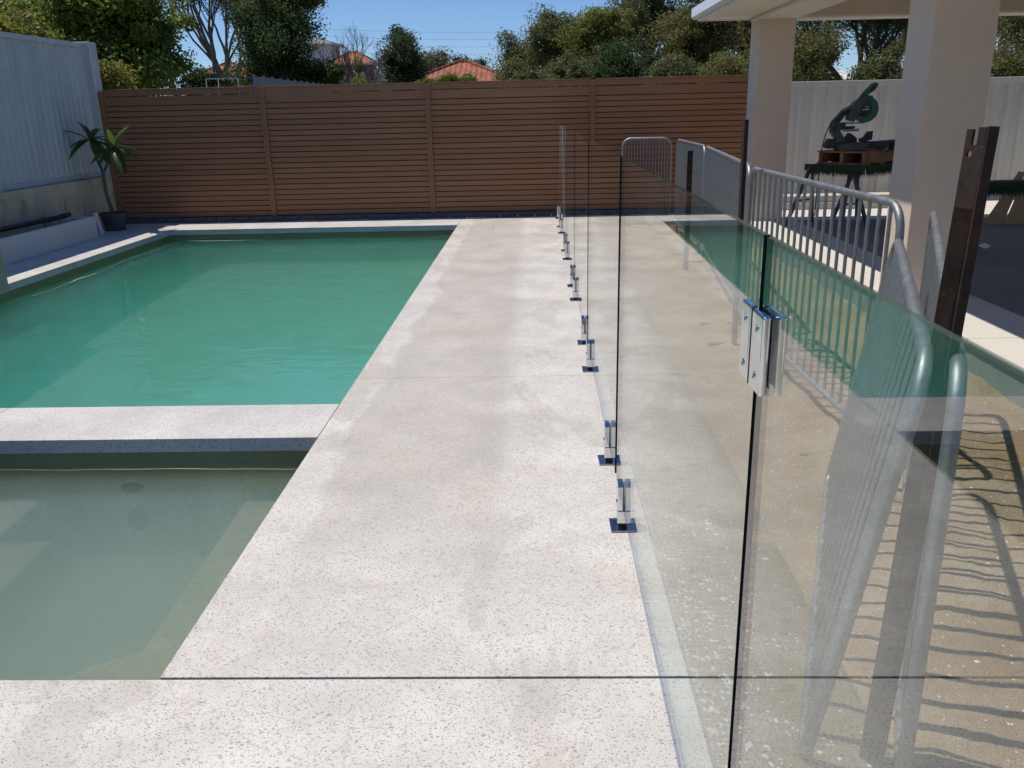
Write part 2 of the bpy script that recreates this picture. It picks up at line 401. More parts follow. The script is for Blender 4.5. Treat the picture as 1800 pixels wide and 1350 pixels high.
# ------------------------------------------------------------------ mesh helpers
class MB:
    def __init__(s): s.v = []; s.f = []; s.mi = []
    def add(s, vs, fs, mi=0):
        b = len(s.v); s.v += [tuple(v) for v in vs]
        s.f += [tuple(b + i for i in f) for f in fs]; s.mi += [mi] * len(fs); return s
    def box(s, x0, x1, y0, y1, z0, z1, mi=0):
        vs = [(x, y, z) for z in (z0, z1) for y in (y0, y1) for x in (x0, x1)]
        return s.add(vs, [(0, 2, 3, 1), (4, 5, 7, 6), (0, 1, 5, 4), (2, 6, 7, 3), (0, 4, 6, 2), (1, 3, 7, 5)], mi)
    def bar(s, a, b, wx, wy, up=(0, 0, 1), mi=0):
        a, b = Vector(a), Vector(b); d = (b - a).normalized(); up = Vector(up)
        if abs(d.dot(up)) > 0.98: up = Vector((0, 1, 0))
        u = d.cross(up).normalized(); v = u.cross(d).normalized()
        vs = [p + u * (sx * wx / 2) + v * (sy * wy / 2) for p in (a, b) for sx, sy in ((-1, -1), (1, -1), (1, 1), (-1, 1))]
        return s.add(vs, [(3, 2, 1, 0), (4, 5, 6, 7), (0, 1, 5, 4), (1, 2, 6, 5), (2, 3, 7, 6), (3, 0, 4, 7)], mi)
    def tube(s, pts, r, n=8, closed=False, caps=True, mi=0):
        pts = [Vector(p) for p in pts]; k = len(pts)
        rs = r if isinstance(r, (list, tuple)) else [r] * k
        vs = []; prev = None
        for i, p in enumerate(pts):
            if closed: d = pts[(i + 1) % k] - pts[i - 1]
            else: d = pts[min(i + 1, k - 1)] - pts[max(i - 1, 0)]
            d.normalize()
            if prev is None:
                ref = Vector((0, 0, 1)) if abs(d.z) < 0.9 else Vector((1, 0, 0))
                u = d.cross(ref).normalized()
            else:
                u = (prev - d * prev.dot(d))
                u = u.normalized() if u.length > 1e-6 else d.orthogonal().normalized()
            prev = u; v = d.cross(u)
            vs += [p + (u * math.cos(2 * math.pi * j / n) + v * math.sin(2 * math.pi * j / n)) * rs[i] for j in range(n)]
        fs = []
        for i in range(k if closed else k - 1):
            a, b = i * n, ((i + 1) % k) * n
            fs += [(a + j, a + (j + 1) % n, b + (j + 1) % n, b + j) for j in range(n)]
        if caps and not closed:
            fs += [tuple(range(n - 1, -1, -1)), tuple((k - 1) * n + j for j in range(n))]
        return s.add(vs, fs, mi)
    def lathe(s, c, prof, n=20, mi=0, axis='z'):
        vs = []
        for (r, z) in prof:
            for j in range(n):
                a = 2 * math.pi * j / n; q = (r * math.cos(a), r * math.sin(a), z)
                if axis == 'x': q = (q[2], q[0], q[1])
                if axis == 'y': q = (q[0], q[2], q[1])
                vs.append((c[0] + q[0], c[1] + q[1], c[2] + q[2]))
        fs = []
        for i in range(len(prof) - 1):
            a, b = i * n, (i + 1) * n
            fs += [(a + j, a + (j + 1) % n, b + (j + 1) % n, b + j) for j in range(n)]
        fs += [tuple(range(n - 1, -1, -1)), tuple((len(prof) - 1) * n + j for j in range(n))]
        return s.add(vs, fs, mi)
    def prism(s, poly, a, b, axis='y', mi=0):
        n = len(poly)
        def q(p, h):
            return {'y': (p[0], h, p[1]), 'x': (h, p[0], p[1]), 'z': (p[0], p[1], h)}[axis]
        vs = [q(p, a) for p in poly] + [q(p, b) for p in poly]
        fs = [tuple(range(n - 1, -1, -1)), tuple(range(n, 2 * n))] + [(i, (i + 1) % n, n + (i + 1) % n, n + i) for i in range(n)]
        return s.add(vs, fs, mi)
    def mesh(s, name, off=None, bevel=0, seg=2, smooth=False, fix=True):
        me = bpy.data.meshes.new(name)
        vs = s.v if off is None else [(x - off[0], y - off[1], z - off[2]) for x, y, z in s.v]
        me.from_pydata(vs, [], s.f)
        me.polygons.foreach_set('material_index', s.mi)
        if fix or bevel:
            bm = bmesh.new(); bm.from_mesh(me)
            bmesh.ops.recalc_face_normals(bm, faces=bm.faces)
            if bevel:
                es = [e for e in bm.edges if len(e.link_faces) == 2 and e.calc_face_angle(0) > 0.5]
                bmesh.ops.bevel(bm, geom=es, offset=bevel, segments=seg, affect='EDGES', profile=0.5, clamp_overlap=True)
            bm.to_mesh(me); bm.free()
        if smooth:
            me.polygons.foreach_set('use_smooth', [True] * len(me.polygons))
            try: me.set_sharp_from_angle(angle=R(40))
            except Exception: pass
        me.update(); return me

def obj(name, me, mats, parent=None, loc=(0, 0, 0), rz=0):
    o = bpy.data.objects.new(name, me); col.objects.link(o)
    if me is not None and not me.materials:
        for mm in (mats if isinstance(mats, (list, tuple)) else [mats]): me.materials.append(M[mm])
    o.location = loc; o.rotation_euler = (0, 0, rz)
    if parent: o.parent = parent
    return o
def build(mb, name, mats, parent=None, **kw):
    """world-space shapes -> object; origin at its parent's base (parents are unrotated Empties)"""
    off = None
    if parent is not None:
        off = Vector(parent.location)
        if parent.parent: off = off + Vector(parent.parent.location)
    return obj(name, mb.mesh(name, off, **kw), mats, parent)
def tag(o, label=None, cat=None, group=None, kind=None):
    for k, v in (('label', label), ('category', cat), ('group', group), ('kind', kind)):
        if v: o[k] = v
    return o
def thing(name, label, cat, loc=(0, 0, 0), rz=0, group=None):
    o = bpy.data.objects.new(name, None); col.objects.link(o)
    o.location = loc; o.rotation_euler = (0, 0, rz); o.empty_display_size = 0.1
    return tag(o, label, cat, group)
def struct(o): o['kind'] = 'structure'; return o
def dup(root, loc, rz, label=None):
    r = root.copy(); col.objects.link(r); r.location = loc; r.rotation_euler = (0, 0, rz)
    if label: r['label'] = label
    for ch in root.children:
        c = ch.copy(); col.objects.link(c); c.parent = r
        for g in ch.children:
            d = g.copy(); col.objects.link(d); d.parent = c
    return r
def tag_part(o, label): o['label'] = label; return o

# ------------------------------------------------------------------ ground and pool
WZ = -0.14                                   # water level
mb = MB()
G, gz = 900, -0.16
hx0, hx1, hy0, hy1 = -5.4, -0.6, 1.0, 11.9   # opening for the pool shell
for (a, b, c, d) in ((-G, hx0, -60, G), (hx1, G, -60, G), (hx0, hx1, -60, hy0), (hx0, hx1, hy1, G)):
    mb.add([(a, c, gz), (b, c, gz), (b, d, gz), (a, d, gz)], [(0, 1, 2, 3)])
struct(build(mb, 'ground', 'ground', fix=False))
# low wooded rise far behind
mb = MB(); N = 60
vs = []; fs = []
for j in range(14):
    for i in range(N):
        x = -260 + 520 * i / (N - 1); y = 170 + 22 * j
        z = max(-1.0, (9.5 * math.exp(-((x + 20) / 70) ** 2) + 4 + 1.5 * math.sin(x * 0.06) + 0.8 * math.sin(x * 0.21 + j)) * math.sin(min(1, j / 6) * math.pi / 2) - 0.6)
        vs.append((x, y, z))
for j in range(13):
    for i in range(N - 1):
        a = j * N + i; fs.append((a, a + 1, a + N + 1, a + N))
mb.add(vs, fs); struct(build(mb, 'hill', 'hill_scrub', fix=False, smooth=True))

PX0, PX1, PY0, PY1 = -4.85, -1.016, 4.129, 11.31     # pool opening
SX0, SX1, SY0, SY1 = -2.75, -1.016, 1.897, 3.66      # spa opening
def shell(x0, x1, y0, y1, zt, zb, th=0.18):
    b = MB()
    # inner faces only plus an outer skin, one closed basin
    i_ = [(x0, y0), (x1, y0), (x1, y1), (x0, y1)]
    o_ = [(x0 - th, y0 - th), (x1 + th, y0 - th), (x1 + th, y1 + th), (x0 - th, y1 + th)]
    vs = [(x, y, zt) for x, y in i_] + [(x, y, zb) for x, y in i_] + [(x, y, zt) for x, y in o_] + [(x, y, zb - th) for x, y in o_]
    fs = [(4, 5, 6, 7), (15, 14, 13, 12)]
    for k in range(4):
        n_ = (k + 1) % 4
        fs += [(k, n_, 4 + n_, 4 + k), (8 + k, 12 + k, 12 + n_, 8 + n_), (k, 8 + k, 8 + n_, n_)]
    return b.add(vs, fs)
pool = struct(build(shell(PX0 - 0.03, PX1 + 0.03, PY0 - 0.03, PY1 + 0.03, -0.069, -1.75), 'pool_basin', 'pebblecrete'))
b = MB(); b.box(PX0 - 0.02, PX0 + 0.45, PY0, 7.4, -1.74, -0.90)
build(b, 'swim_bench', 'pebblecrete', pool, bevel=0.05, seg=3)
spa = struct(build(shell(SX0 - 0.03, SX1 + 0.03, SY0 - 0.03, SY1 + 0.015, -0.069, -1.02, 0.12), 'spa_basin', 'pebblecrete'))
b = MB(); b.box(SX1 - 0.36, SX1 + 0.028, SY0 - 0.02, SY1 - 0.025, -1.01, -0.50)
build(b, 'spa_bench', 'pebble_sandy', spa, bevel=0.03, seg=3)
b = MB(); b.box(SX0 - 0.028, SX0 + 0.42, SY0 - 0.02, SY1 - 0.025, -1.01, -0.50)
build(b, 'spa_bench', 'pebble_sandy', spa, bevel=0.03, seg=3)
b = MB(); arc = [(SX1 + 0.02, SY0 - 0.02), (SX1 + 0.02, SY0 + 0.55)] + [(-1.16 - 0.52 * math.sin(a), SY0 - 0.02 + 0.57 * math.cos(a)) for a in [math.pi / 2 * k / 10 for k in range(11)]]
b.prism(arc, -1.0, -0.40, 'z'); build(b, 'corner_step', 'pebble_sandy', spa, bevel=0.02)
for (jx, jz, r, mt) in ((-1.93, -0.42, 0.055, 'jet_blue'), (-2.22, -0.56, 0.07, 'pebblecrete'), (-1.63, -0.57, 0.07, 'pebblecrete')):
    b = MB(); b.lathe((jx, SY1 + 0.014, jz), [(r, 0.01), (r, -0.012), (r * 0.8, -0.022), (r * 0.55, -0.022), (r * 0.45, -0.008)], 20, axis='y')
    build(b, 'spa_jet', mt, spa, smooth=True)
def water(name, x0, x1, y0, y1, zb, mat):
    b = MB(); b.box(x0 - 0.04, x1 + 0.04, y0 - 0.04, y1 + 0.04, zb - 0.05, WZ)
    return struct(build(b, name, mat))
water('pool_water', PX0, PX1, PY0, PY1, -1.75, 'pool_water')
water('spa_water', SX0, SX1, SY0, SY1 + 0.0, -1.02, 'spa_water')

# thin line of pale scum drifting along the far and left walls and against the spa beam
def scum(pts, seed, w0):
    r_ = random.Random(seed); b = MB(); P = [Vector((*q, WZ + 0.004)) for q in pts]; vs = []; n = 0
    for a, c in zip(P[:-1], P[1:]):
        d = c - a; nr = Vector((-d.y, d.x, 0)).normalized(); k_ = int(d.length / 0.035)
        for k in range(k_):
            u = k / k_ * d.length + a.x + a.y
            off = (0.3 if w0 < 0.005 else 1.0) * (0.035 * math.sin(u * 2.1 + seed) + 0.02 * math.sin(u * 5.3) + 0.008 * math.sin(u * 17))
            wd = max(0.0, w0 * (0.25 + 0.75 * math.sin(u * 1.7 + seed) ** 2) * (0.1 + 0.9 * max(0, math.sin(u * 3.1 + 2 * math.sin(u * 1.3)))) * r_.uniform(0.5, 1.2) + 0.0006)
            m_ = a + d * (k / k_) + nr * off
            vs += [m_ + nr * wd, m_ - nr * wd]; n += 1
    b.add(vs, [(2 * k, 2 * k + 1, 2 * k + 3, 2 * k + 2) for k in range(n - 1)]); return b
simple('scum', (0.62, 0.61, 0.52), 0.8)
sc1 = scum([(PX1 - 0.05, PY1 - 0.10), (PX0 + 0.16, PY1 - 0.10), (PX0 + 0.13, 7.7)], 1.0, 0.008)
tag(build(sc1, 'pool_scum', 'scum', fix=False), 'thin wavy line of pale scum along the pool walls', 'scum', kind='stuff')
sc2 = scum([(SX1 - 0.02, SY1 - 0.035), (SX0 + 0.05, SY1 - 0.035)], 2.0, 0.0012)
tag(build(sc2, 'spa_scum', 'scum', fix=False), 'thin line of pale scum against the spa beam', 'scum', kind='stuff')

# ------------------------------------------------------------------ terrazzo deck: slabs on a bed
GAP, TH = 0.0036, 0.067
bed = MB()
DX = 0.385
rects = []
js = [1.903, 4.566, 7.086, 9.528, 12.10]
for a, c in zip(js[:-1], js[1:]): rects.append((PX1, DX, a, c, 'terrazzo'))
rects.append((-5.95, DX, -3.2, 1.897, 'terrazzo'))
rects.append((-5.95, PX1 - GAP, PY1, 12.10, 'terrazzo_coping'))
rects.append((-5.95, PX0, 7.0, PY1 - GAP, 'terrazzo_coping'))
rects.append((-5.95, PX0, 4.14, 7.0 - GAP, 'terrazzo_coping'))
rects.append((SX0 + 0.0, PX1 - GAP, SY1, PY0, 'terrazzo_coping'))
rects.append((-5.95, SX0 - GAP, 1.905, PY0, 'terrazzo_coping'))
deck_root = None
bedrects = [(PX1 + 0.09, DX - 0.02, 1.80, 12.08), (-5.9, DX - 0.03, -3.2, 1.80), (-5.9, PX1 + 0.08, PY1 + 0.09, 12.07),
            (-5.9, PX0 - 0.09, 4.14, PY1 + 0.08), (SX0 - 0.1, PX1 + 0.08, SY1 + 0.08, PY0 - 0.12), (-5.9, SX0 - 0.09, 1.82, PY0)]
for k, (x0, x1, y0, y1) in enumerate(bedrects):
    bed.box(x0, x1, y0, y1, -0.155 - 0.001 * k, -TH - 0.012 - 0.001 * k)
deck = struct(build(bed, 'pool_deck', 'concrete_dark'))
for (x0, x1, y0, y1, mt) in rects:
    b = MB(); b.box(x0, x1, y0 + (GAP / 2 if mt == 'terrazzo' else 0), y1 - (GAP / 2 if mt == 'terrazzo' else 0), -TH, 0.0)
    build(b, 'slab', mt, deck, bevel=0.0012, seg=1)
# skimmer lid let into the deck: a thin seam and a flush square
b = MB()
b.box(-0.80, -0.53, 10.74, 11.04, -0.001, 0.0012)
build(b, 'skimmer_lid', 'terrazzo', deck, bevel=0.001)
b = MB()
for q in ((-0.8045, -0.8005, 10.736, 11.044), (-0.5295, -0.5255, 10.736, 11.044)): b.box(*q, -0.001, 0.001)
b.box(-0.80, -0.53, 10.7355, 10.7395, -0.001, 0.001)
build(b, 'lid_frame', 'concrete_dark', deck)

# ------------------------------------------------------------------ sand strip
def vnoise(x, y, s):
    return (math.sin(x * 3.1 * s + 1.3 * math.sin(y * 2.3 * s)) + math.sin(y * 2.7 * s + 1.7 * math.sin(x * 1.9 * s)) + 0.5 * math.sin((x + y) * 6.3 * s)) / 2.5
NX, NY = 70, 300
xs = np.linspace(DX - 0.02, 2.52, NX); ys = np.linspace(-3, 12.1, NY)
vs = []; fs = []
SZ = -0.115
def sand_z(x, y):
    z = SZ + 0.014 * vnoise(x, y, 1.5) + 0.013 * vnoise(x + 5, y * 1.1, 4.2) + 0.006 * vnoise(x, y + 3, 13.0)
    z += 0.05 * math.exp(-((x - 2.45) / 0.22) ** 2) * (0.7 + 0.5 * vnoise(x, y, 2.2))
    z += 0.04 * math.exp(-((x - 0.40) / 0.12) ** 2)
    return z
for y in ys:
    for x in xs: vs.append((x, y, sand_z(x, y) + rng.uniform(-0.002, 0.002)))
for j in range(NY - 1):
    for i in range(NX - 1):
        a = j * NX + i; fs.append((a, a + 1, a + NX + 1, a + NX))
mb = MB(); mb.add(vs, fs); struct(build(mb, 'sand_strip', 'sand', fix=False, smooth=True))
# broken render and mortar lumps, too small to count
mb = MB()
def lump(mb, x, y, z, s):
    h = s * rng.uniform(0.15, 0.5); n = 5
    a0 = rng.random() * 6
    ring = [(x + s * rng.uniform(0.5, 1) * math.cos(a0 + 6.283 * k / n), y + s * rng.uniform(0.5, 1) * math.sin(a0 + 6.283 * k / n), z) for k in range(n)]
    top = (x + rng.uniform(-.2, .2) * s, y + rng.uniform(-.2, .2) * s, z + h)
    mb.add(ring + [top], [(k, (k + 1) % n, n) for k in range(n)])
for k in range(650):
    x = DX + abs(rng.gauss(0, 0.16)) + 0.03; y = rng.gauss(2.15, 0.42)
    if x < 2.4: lump(mb, x, y, sand_z(x, y) - 0.002, rng.uniform(0.004, 0.016))
for k in range(900):
    x = rng.uniform(DX + 0.03, 2.4); y = rng.uniform(0.8, 11.5)
    lump(mb, x, y, sand_z(x, y) - 0.002, rng.uniform(0.003, 0.010))
tag(build(mb, 'rubble_chips', 'chip', fix=False), 'pale mortar crumbs and stone chips scattered on the sand', 'rubble', kind='stuff')

# ------------------------------------------------------------------ patio floor
PZ = 0.12
mb = MB(); mb.box(2.5, 9.5, -3.0, 12.10, -0.3, PZ - 0.03)
floor_ = struct(build(mb, 'patio_floor', 'concrete_shaded'))
ye = [-3.0, -0.6, 1.2, 3.0, 4.8, 6.6, 8.4, 10.2, 12.08]
for a, c in zip(ye[:-1], ye[1:]):
    b = MB(); b.box(2.47, 3.05, a + 0.002, c - 0.002, PZ - 0.028, PZ); build(b, 'edge_slab', 'paving_cream', floor_, bevel=0.004)
for i, x in enumerate((3.05, 4.85, 6.65)):
    for a, c in zip(ye[:-1], ye[1:]):
        b = MB(); b.box(x + 0.003, x + 1.797, a + 0.002, c - 0.002, PZ - 0.028, PZ - 0.0015); build(b, 'paving_slab', 'paving_cream' if a > 9.9 else 'concrete_shaded', floor_, bevel=0.003)  # cream where sun reaches, roof shade painted as a darker tone elsewhere

# ------------------------------------------------------------------ patio (columns, beams, roof)
pt = thing('patio', 'beige rendered patio with square columns, white soffit and gutter at right', 'patio', (2.7, 6.0, PZ))
BZ = 2.33
for (y0, y1) in ((10.22, 10.60), (5.82, 6.21), (1.2, 1.6)):
    b = MB(); b.box(2.50, 2.90, y0, y1, PZ, BZ + 0.02); build(b, 'column', 'render_beige', pt, bevel=0.006)
b = MB(); b.box(2.503, 2.897, 1.0, 10.597, BZ, 2.72); build(b, 'long_beam', 'render_beige', pt, bevel=0.005)
b = MB(); b.box(2.898, 9.0, 10.223, 10.595, BZ, 2.72); build(b, 'cross_beam', 'render_beige', pt, bevel=0.005)
b = MB(); b.box(2.495, 2.905, 1.0, 10.602, BZ - 0.012, BZ + 0.012); build(b, 'beam_trim', 'soffit_white', pt)
b = MB(); b.box(2.908, 9.0, 10.218, 10.60, BZ - 0.012, BZ + 0.012); build(b, 'beam_trim', 'soffit_white', pt)
b = MB(); b.box(1.93, 2.502, 0.6, 10.72, 2.37, 2.385); build(b, 'soffit', 'soffit_white', pt)
b = MB(); b.box(2.898, 9.0, 0.6, 10.22, 2.62, 2.64); build(b, 'ceiling_lining', 'soffit_white', pt)
b = MB(); b.box(1.915, 1.932, 0.6, 10.735, 2.35, 2.50); build(b, 'fascia', 'gutter_white', pt)
b = MB(); b.box(1.932, 9.0, 10.72, 10.735, 2.352, 2.46); build(b, 'fascia', 'gutter_white', pt)
b = MB(); b.prism([(1.84, 2.49), (1.84, 2.395), (1.86, 2.375), (1.905, 2.375), (1.913, 2.385), (1.913, 2.49), (1.907, 2.49), (1.907, 2.388), (1.864, 2.384), (1.848, 2.40), (1.848, 2.49)], 0.6, 10.76, 'y')
g_ = build(b, 'gutter', 'gutter_white', pt)
b = MB(); b.prism([(1.90, 2.478), (1.90, 2.512), (5.6, 3.45), (9.4, 2.52), (9.4, 2.48), (5.6, 3.40)], 0.5, 10.85, 'y'); build(b, 'roof', 'roof_sheet', pt)
b = MB(); b.prism([(1.94, 2.46), (1.94, 2.474), (5.6, 3.39), (9.3, 2.474), (9.3, 2.46)], 10.70, 10.718, 'y'); build(b, 'gable_board', 'gutter_white', pt)

# ------------------------------------------------------------------ brown slat fence
FY = 12.15
fp = [-5.92, -3.69, -1.43, 0.80, 3.03]
bf = thing('slat_fence', 'tall reddish brown horizontal slat fence across the far end', 'fence', (-1.5, FY + 0.05, 0))
post_me = None
for x in fp:
    b = MB(); b.box(x - 0.033, x + 0.033, FY + 0.0, FY + 0.066, 0.0, 1.785); build(b, 'post', 'brown_boards', bf, bevel=0.003)
    for sx in (-1, 1):
        b = MB(); b.box(x + sx * 0.0225 - 0.0105, x + sx * 0.0225 + 0.0105, FY - 0.007, FY - 0.0005, 0.06, 1.785); build(b, 'cover_strip', 'brown_boards', bf)
rows = []
z = 0.075
pitch = 0.0722
while z + 0.065 < 1.60: rows.append((z, 0.0622)); z += pitch
rows += [(z, 0.114), (z + 0.126, 1.79 - z - 0.126)]
for a, c in zip(fp[:-1], fp[1:]):
    cache = {}
    for (zz, hh) in rows:
        key = round(hh, 4)
        if key not in cache:
            b = MB(); L = (c - a - 0.07) / 2
            b.box(-L, L, 0, 0.016, 0, hh); cache[key] = b.mesh('slat', bevel=0.002, seg=1)
        obj('slat', cache[key], 'brown_boards', bf, ((a + c) / 2 + 1.5 + rng.uniform(-.001, .001), 0.022 - 0.05 + rng.uniform(-0.0015, 0.0015), zz), 0)
    b = MB(); b.box(a + 0.035, c - 0.035, FY + 0.01, FY + 0.06, 1.7925, 1.805)
    build(b, 'cap_rail', 'brown_boards', bf, bevel=0.002)
b = MB(); b.box(-5.88, 3.0, FY + 0.072, FY + 0.078, 0.02, 1.60); tag_part(build(b, 'added_backing', 'added_backing_dark', bf), 'dark sheet added behind the slats to keep the gaps dark')  # sheet added behind the slats so the gaps stay dark
ed = thing('block_edging', 'low course of dark grey blocks at foot of brown fence', 'edging', (-1.5, FY - 0.02, 0))
b = MB(); b.box(-0.115, 0.115, -0.035, 0.035, 0, 0.07); me_b = b.mesh('block', bevel=0.006, seg=1)
for k in range(38):
    obj('block', me_b, 'edging_block', ed, (-4.30 + 0.2365 * k, rng.uniform(-.004, .004) - 0.01, rng.uniform(-.002, .002)), rng.uniform(-.01, .01))

# ------------------------------------------------------------------ left: retaining wall, grey steel fence, planter
lw = MB(); lw.box(-6.15, -5.93, -3, 12.35, -0.14, 0.665)
tag(build(lw, 'retaining_wall', 'limestone', bevel=0.012), 'stained limestone retaining wall below the grey steel fence', 'wall')
def ribbed(L, H, prof_pitch, depth, t=0.0):
    """sheet along local x (0..L), standing on z=0, ribs towards -y"""
    pts = []; x = 0
    pr = [(0.0, 0), (0.30, 0), (0.42, 1), (0.70, 1), (0.82, 0)]
    k = 0
    while True:
        for f, d in pr:
            xx = (k + f) * prof_pitch
            if xx > L: break
            pts.append((xx, -d * depth))
        k += 1
        if k * prof_pitch > L: break
    pts.append((L, 0))
    n = len(pts); vs = [(x, y, 0) for x, y in pts] + [(x, y, H) for x, y in pts]
    vs += [(x, y + 0.002, 0) for x, y in pts] + [(x, y + 0.002, H) for x, y in pts]
    fs = [(i, i + 1, n + i + 1, n + i) for i in range(n - 1)] + [(2 * n + i + 1, 2 * n + i, 3 * n + i, 3 * n + i + 1) for i in range(n - 1)]
    fs += [(n + i, n + i + 1, 3 * n + i + 1, 3 * n + i) for i in range(n - 1)]
    b = MB(); b.add(vs, fs); return b.mesh('sheet', fix=False)
lf = thing('steel_fence', 'shaded blue grey corrugated steel fence above the limestone wall at left', 'fence', (-6.06, 12.2, 0.68))
sheet_me = ribbed(0.785, 1.68, 0.131, 0.02)
y = 12.08; bay = 0
while y > 1:
    for k in range(3):
        o = obj('sheet', sheet_me, 'steel_sheet_grey', lf, (0.0 + (0.0025 if k % 2 else 0), y - 12.2 - (k + 1) * 0.782, 0), math.pi / 2)
    b = MB(); b.box(-0.035, 0.045, -0.03, 0.03, -0.02, 1.70)
    obj('post', b.mesh('post', bevel=0.004), 'steel_sheet_grey', lf, (0, y - 12.2 - 2.38, 0))
    b = MB(); b.box(-0.035, 0.038, -2.346, -0.004, 1.655, 1.715)
    obj('top_rail', b.mesh('top_rail', bevel=0.004), 'steel_sheet_grey', lf, (0, y - 12.2, 0))
    b = MB(); b.box(-0.035, 0.036, -2.346, -0.004, -0.01, 0.045)
    obj('bottom_rail', b.mesh('bottom_rail', bevel=0.004), 'steel_sheet_grey', lf, (0, y - 12.2, 0))
    y -= 2.42
b = MB(); b.box(-0.10, 0.12, -0.115, 0.10, -0.02, 1.735); obj('corner_post', b.mesh('corner_post', bevel=0.006), 'steel_sheet_grey', lf, (0.0, 0.02, 0))
b = MB(); b.box(0.121, 0.128, -0.02, 0.02, -0.02, 1.73); b.box(0.121, 0.126, 0.055, 0.085, -0.02, 1.73); obj('corner_flashing', b.mesh('corner_flashing'), 'steel_sheet_grey', lf, (0, 0.02, 0))

pl = thing('planter', 'long white rendered planter box beside the pool coping', 'planter', (-5.7, 9.0, 0))
b = MB(); b.box(-5.55, -5.50, 6.8, 10.68, 0.0, 0.27); build(b, 'front_wall', 'render_white', pl, bevel=0.008)
b = MB(); b.box(-5.925, -5.55, 10.63, 10.682, 0.0, 0.268); build(b, 'end_wall', 'render_white', pl, bevel=0.006)
b = MB(); b.box(-5.925, -5.552, 6.8, 10.628, 0.0, 0.17); build(b, 'soil', 'soil', pl)
b = MB(); b.tube([(-5.72, 7.0, 0.30), (-5.70, 8.9, 0.325), (-5.68, 10.3, 0.32)], 0.028, 10); b.box(-5.71, -5.66, 10.25, 10.42, 0.30, 0.35)
tag(build(b, 'black_pipe', 'black_plastic', smooth=True), 'black plastic pipe lying along the top of the planter', 'pipe')
b = MB(); b.lathe((0, 0, 0), [(0.032, 0), (0.032, 0.28), (0.026, 0.28), (0.026, 0.02)], 14)
b.lathe((0, 0, 0), [(0.037, 0), (0.037, 0.05), (0.032, 0.052)], 14)
o = tag(build(b, 'pipe_offcut', 'pvc_white', smooth=True), 'short white pipe leaning beside the end of the planter', 'pipe'); o.location = (-5.62, 11.0, 0.002); o.rotation_euler = (0.10, -0.12, 0)
b = MB(); b.box(-5.55, PX0 + 0.03, 3.9, 7.6, -0.066, 0.50)
tag(build(b, 'feature_wall', 'limestone', bevel=0.01), 'raised limestone pier at left edge of the pool', 'wall')

# potted frangipani
fr = thing('frangipani_plant', 'young frangipani with long leaves in grey pot in the corner', 'plant', (-5.63, 11.42, 0))
b = MB(); b.lathe((-5.63, 11.42, 0), [(0.125, 0), (0.165, 0.20), (0.178, 0.20), (0.180, 0.235), (0.165, 0.235), (0.155, 0.19)], 24); build(b, 'pot', 'pot_plastic', fr, smooth=True)
b = MB(); b.lathe((-5.63, 11.42, 0), [(0.15, 0.17), (0.152, 0.195), (0.05, 0.205)], 16); build(b, 'soil', 'soil', fr)
b = MB(); B0 = Vector((-5.63, 11.42, 0.19))
stem = [B0, B0 + Vector((-.05, 0, .28)), B0 + Vector((-.05, 0, .55)), B0 + Vector((-.09, -.02, .75)), B0 + Vector((-.12, -.04, 1.0))]
b.tube(stem, [.026, .024, .021, .019, .016], 8)
s2 = [stem[2], B0 + Vector((.08, -.05, .72)), B0 + Vector((.20, -.1, .90))]
b.tube(s2, [.016, .014, .012], 8)
build(b, 'stem', 'stem_green', fr, smooth=True)
def blade_mesh(L, W):
    vs = []; n = 8
    for i in range(n + 1):
        t_ = i / n; wd = W * math.sin(math.pi * min(1, (t_ * 0.9 + 0.06))) ** 0.8
        dz = -0.35 * L * t_ * t_
        vs += [(L * t_, -wd, dz + 0.25 * wd), (L * t_, 0, dz), (L * t_, wd, dz + 0.25 * wd)]
    fs = []
    for i in range(n):
        a = i * 3; fs += [(a, a + 1, a + 4, a + 3), (a + 1, a + 2, a + 5, a + 4)]
    b = MB(); b.add(vs, fs); me = b.mesh('leaf', fix=False, smooth=True); return me
bl = [blade_mesh(0.32, 0.036), blade_mesh(0.25, 0.030), blade_mesh(0.38, 0.038)]
for tip, n_ in ((stem[-1], 19), (s2[-1], 20)):
    for k in range(n_):
        o = obj('leaf', bl[k % 3], 'leaf_frangipani', fr, tip - Vector((-5.63, 11.42, 0)) - Vector((0, 0, 0.012 * (k % 4))))
        o.rotation_euler = (rng.uniform(-.4, .4), R(rng.choice([-60, -35, -15, 5, 20, 38]) + rng.uniform(-8, 8)), 6.283 * k / n_ * 2.6 + rng.uniform(-.2, .2))

# ------------------------------------------------------------------ right: cream steel fence
wf = thing('cream_fence', 'cream corrugated steel fence behind the patio and mitre saw', 'fence', (3.0, 12.14, 0.1))
cs = ribbed(0.77, 1.55, 0.193, 0.032)
x = 3.07
for bay in range(3):
    for k in range(3):
        obj('sheet', cs, 'steel_sheet_cream', wf, (x - 3.0 + k * 0.772, (0.0025 if k % 2 else 0), 0), 0)
    for nm, z0, z1 in (('top_rail', 1.535, 1.60), ('bottom_rail', -0.02, 0.04)):
        b = MB(); b.box(x - 3.0, x - 3.0 + 2.33, -0.045, 0.02, z0, z1); obj(nm, b.mesh(nm, bevel=0.005), 'steel_sheet_cream', wf)
    b = MB(); b.box(x - 3.05, x - 3.004, -0.045, 0.02, -0.2, 1.60); obj('post', b.mesh('post', bevel=0.004), 'steel_sheet_cream', wf)
    x += 2.38

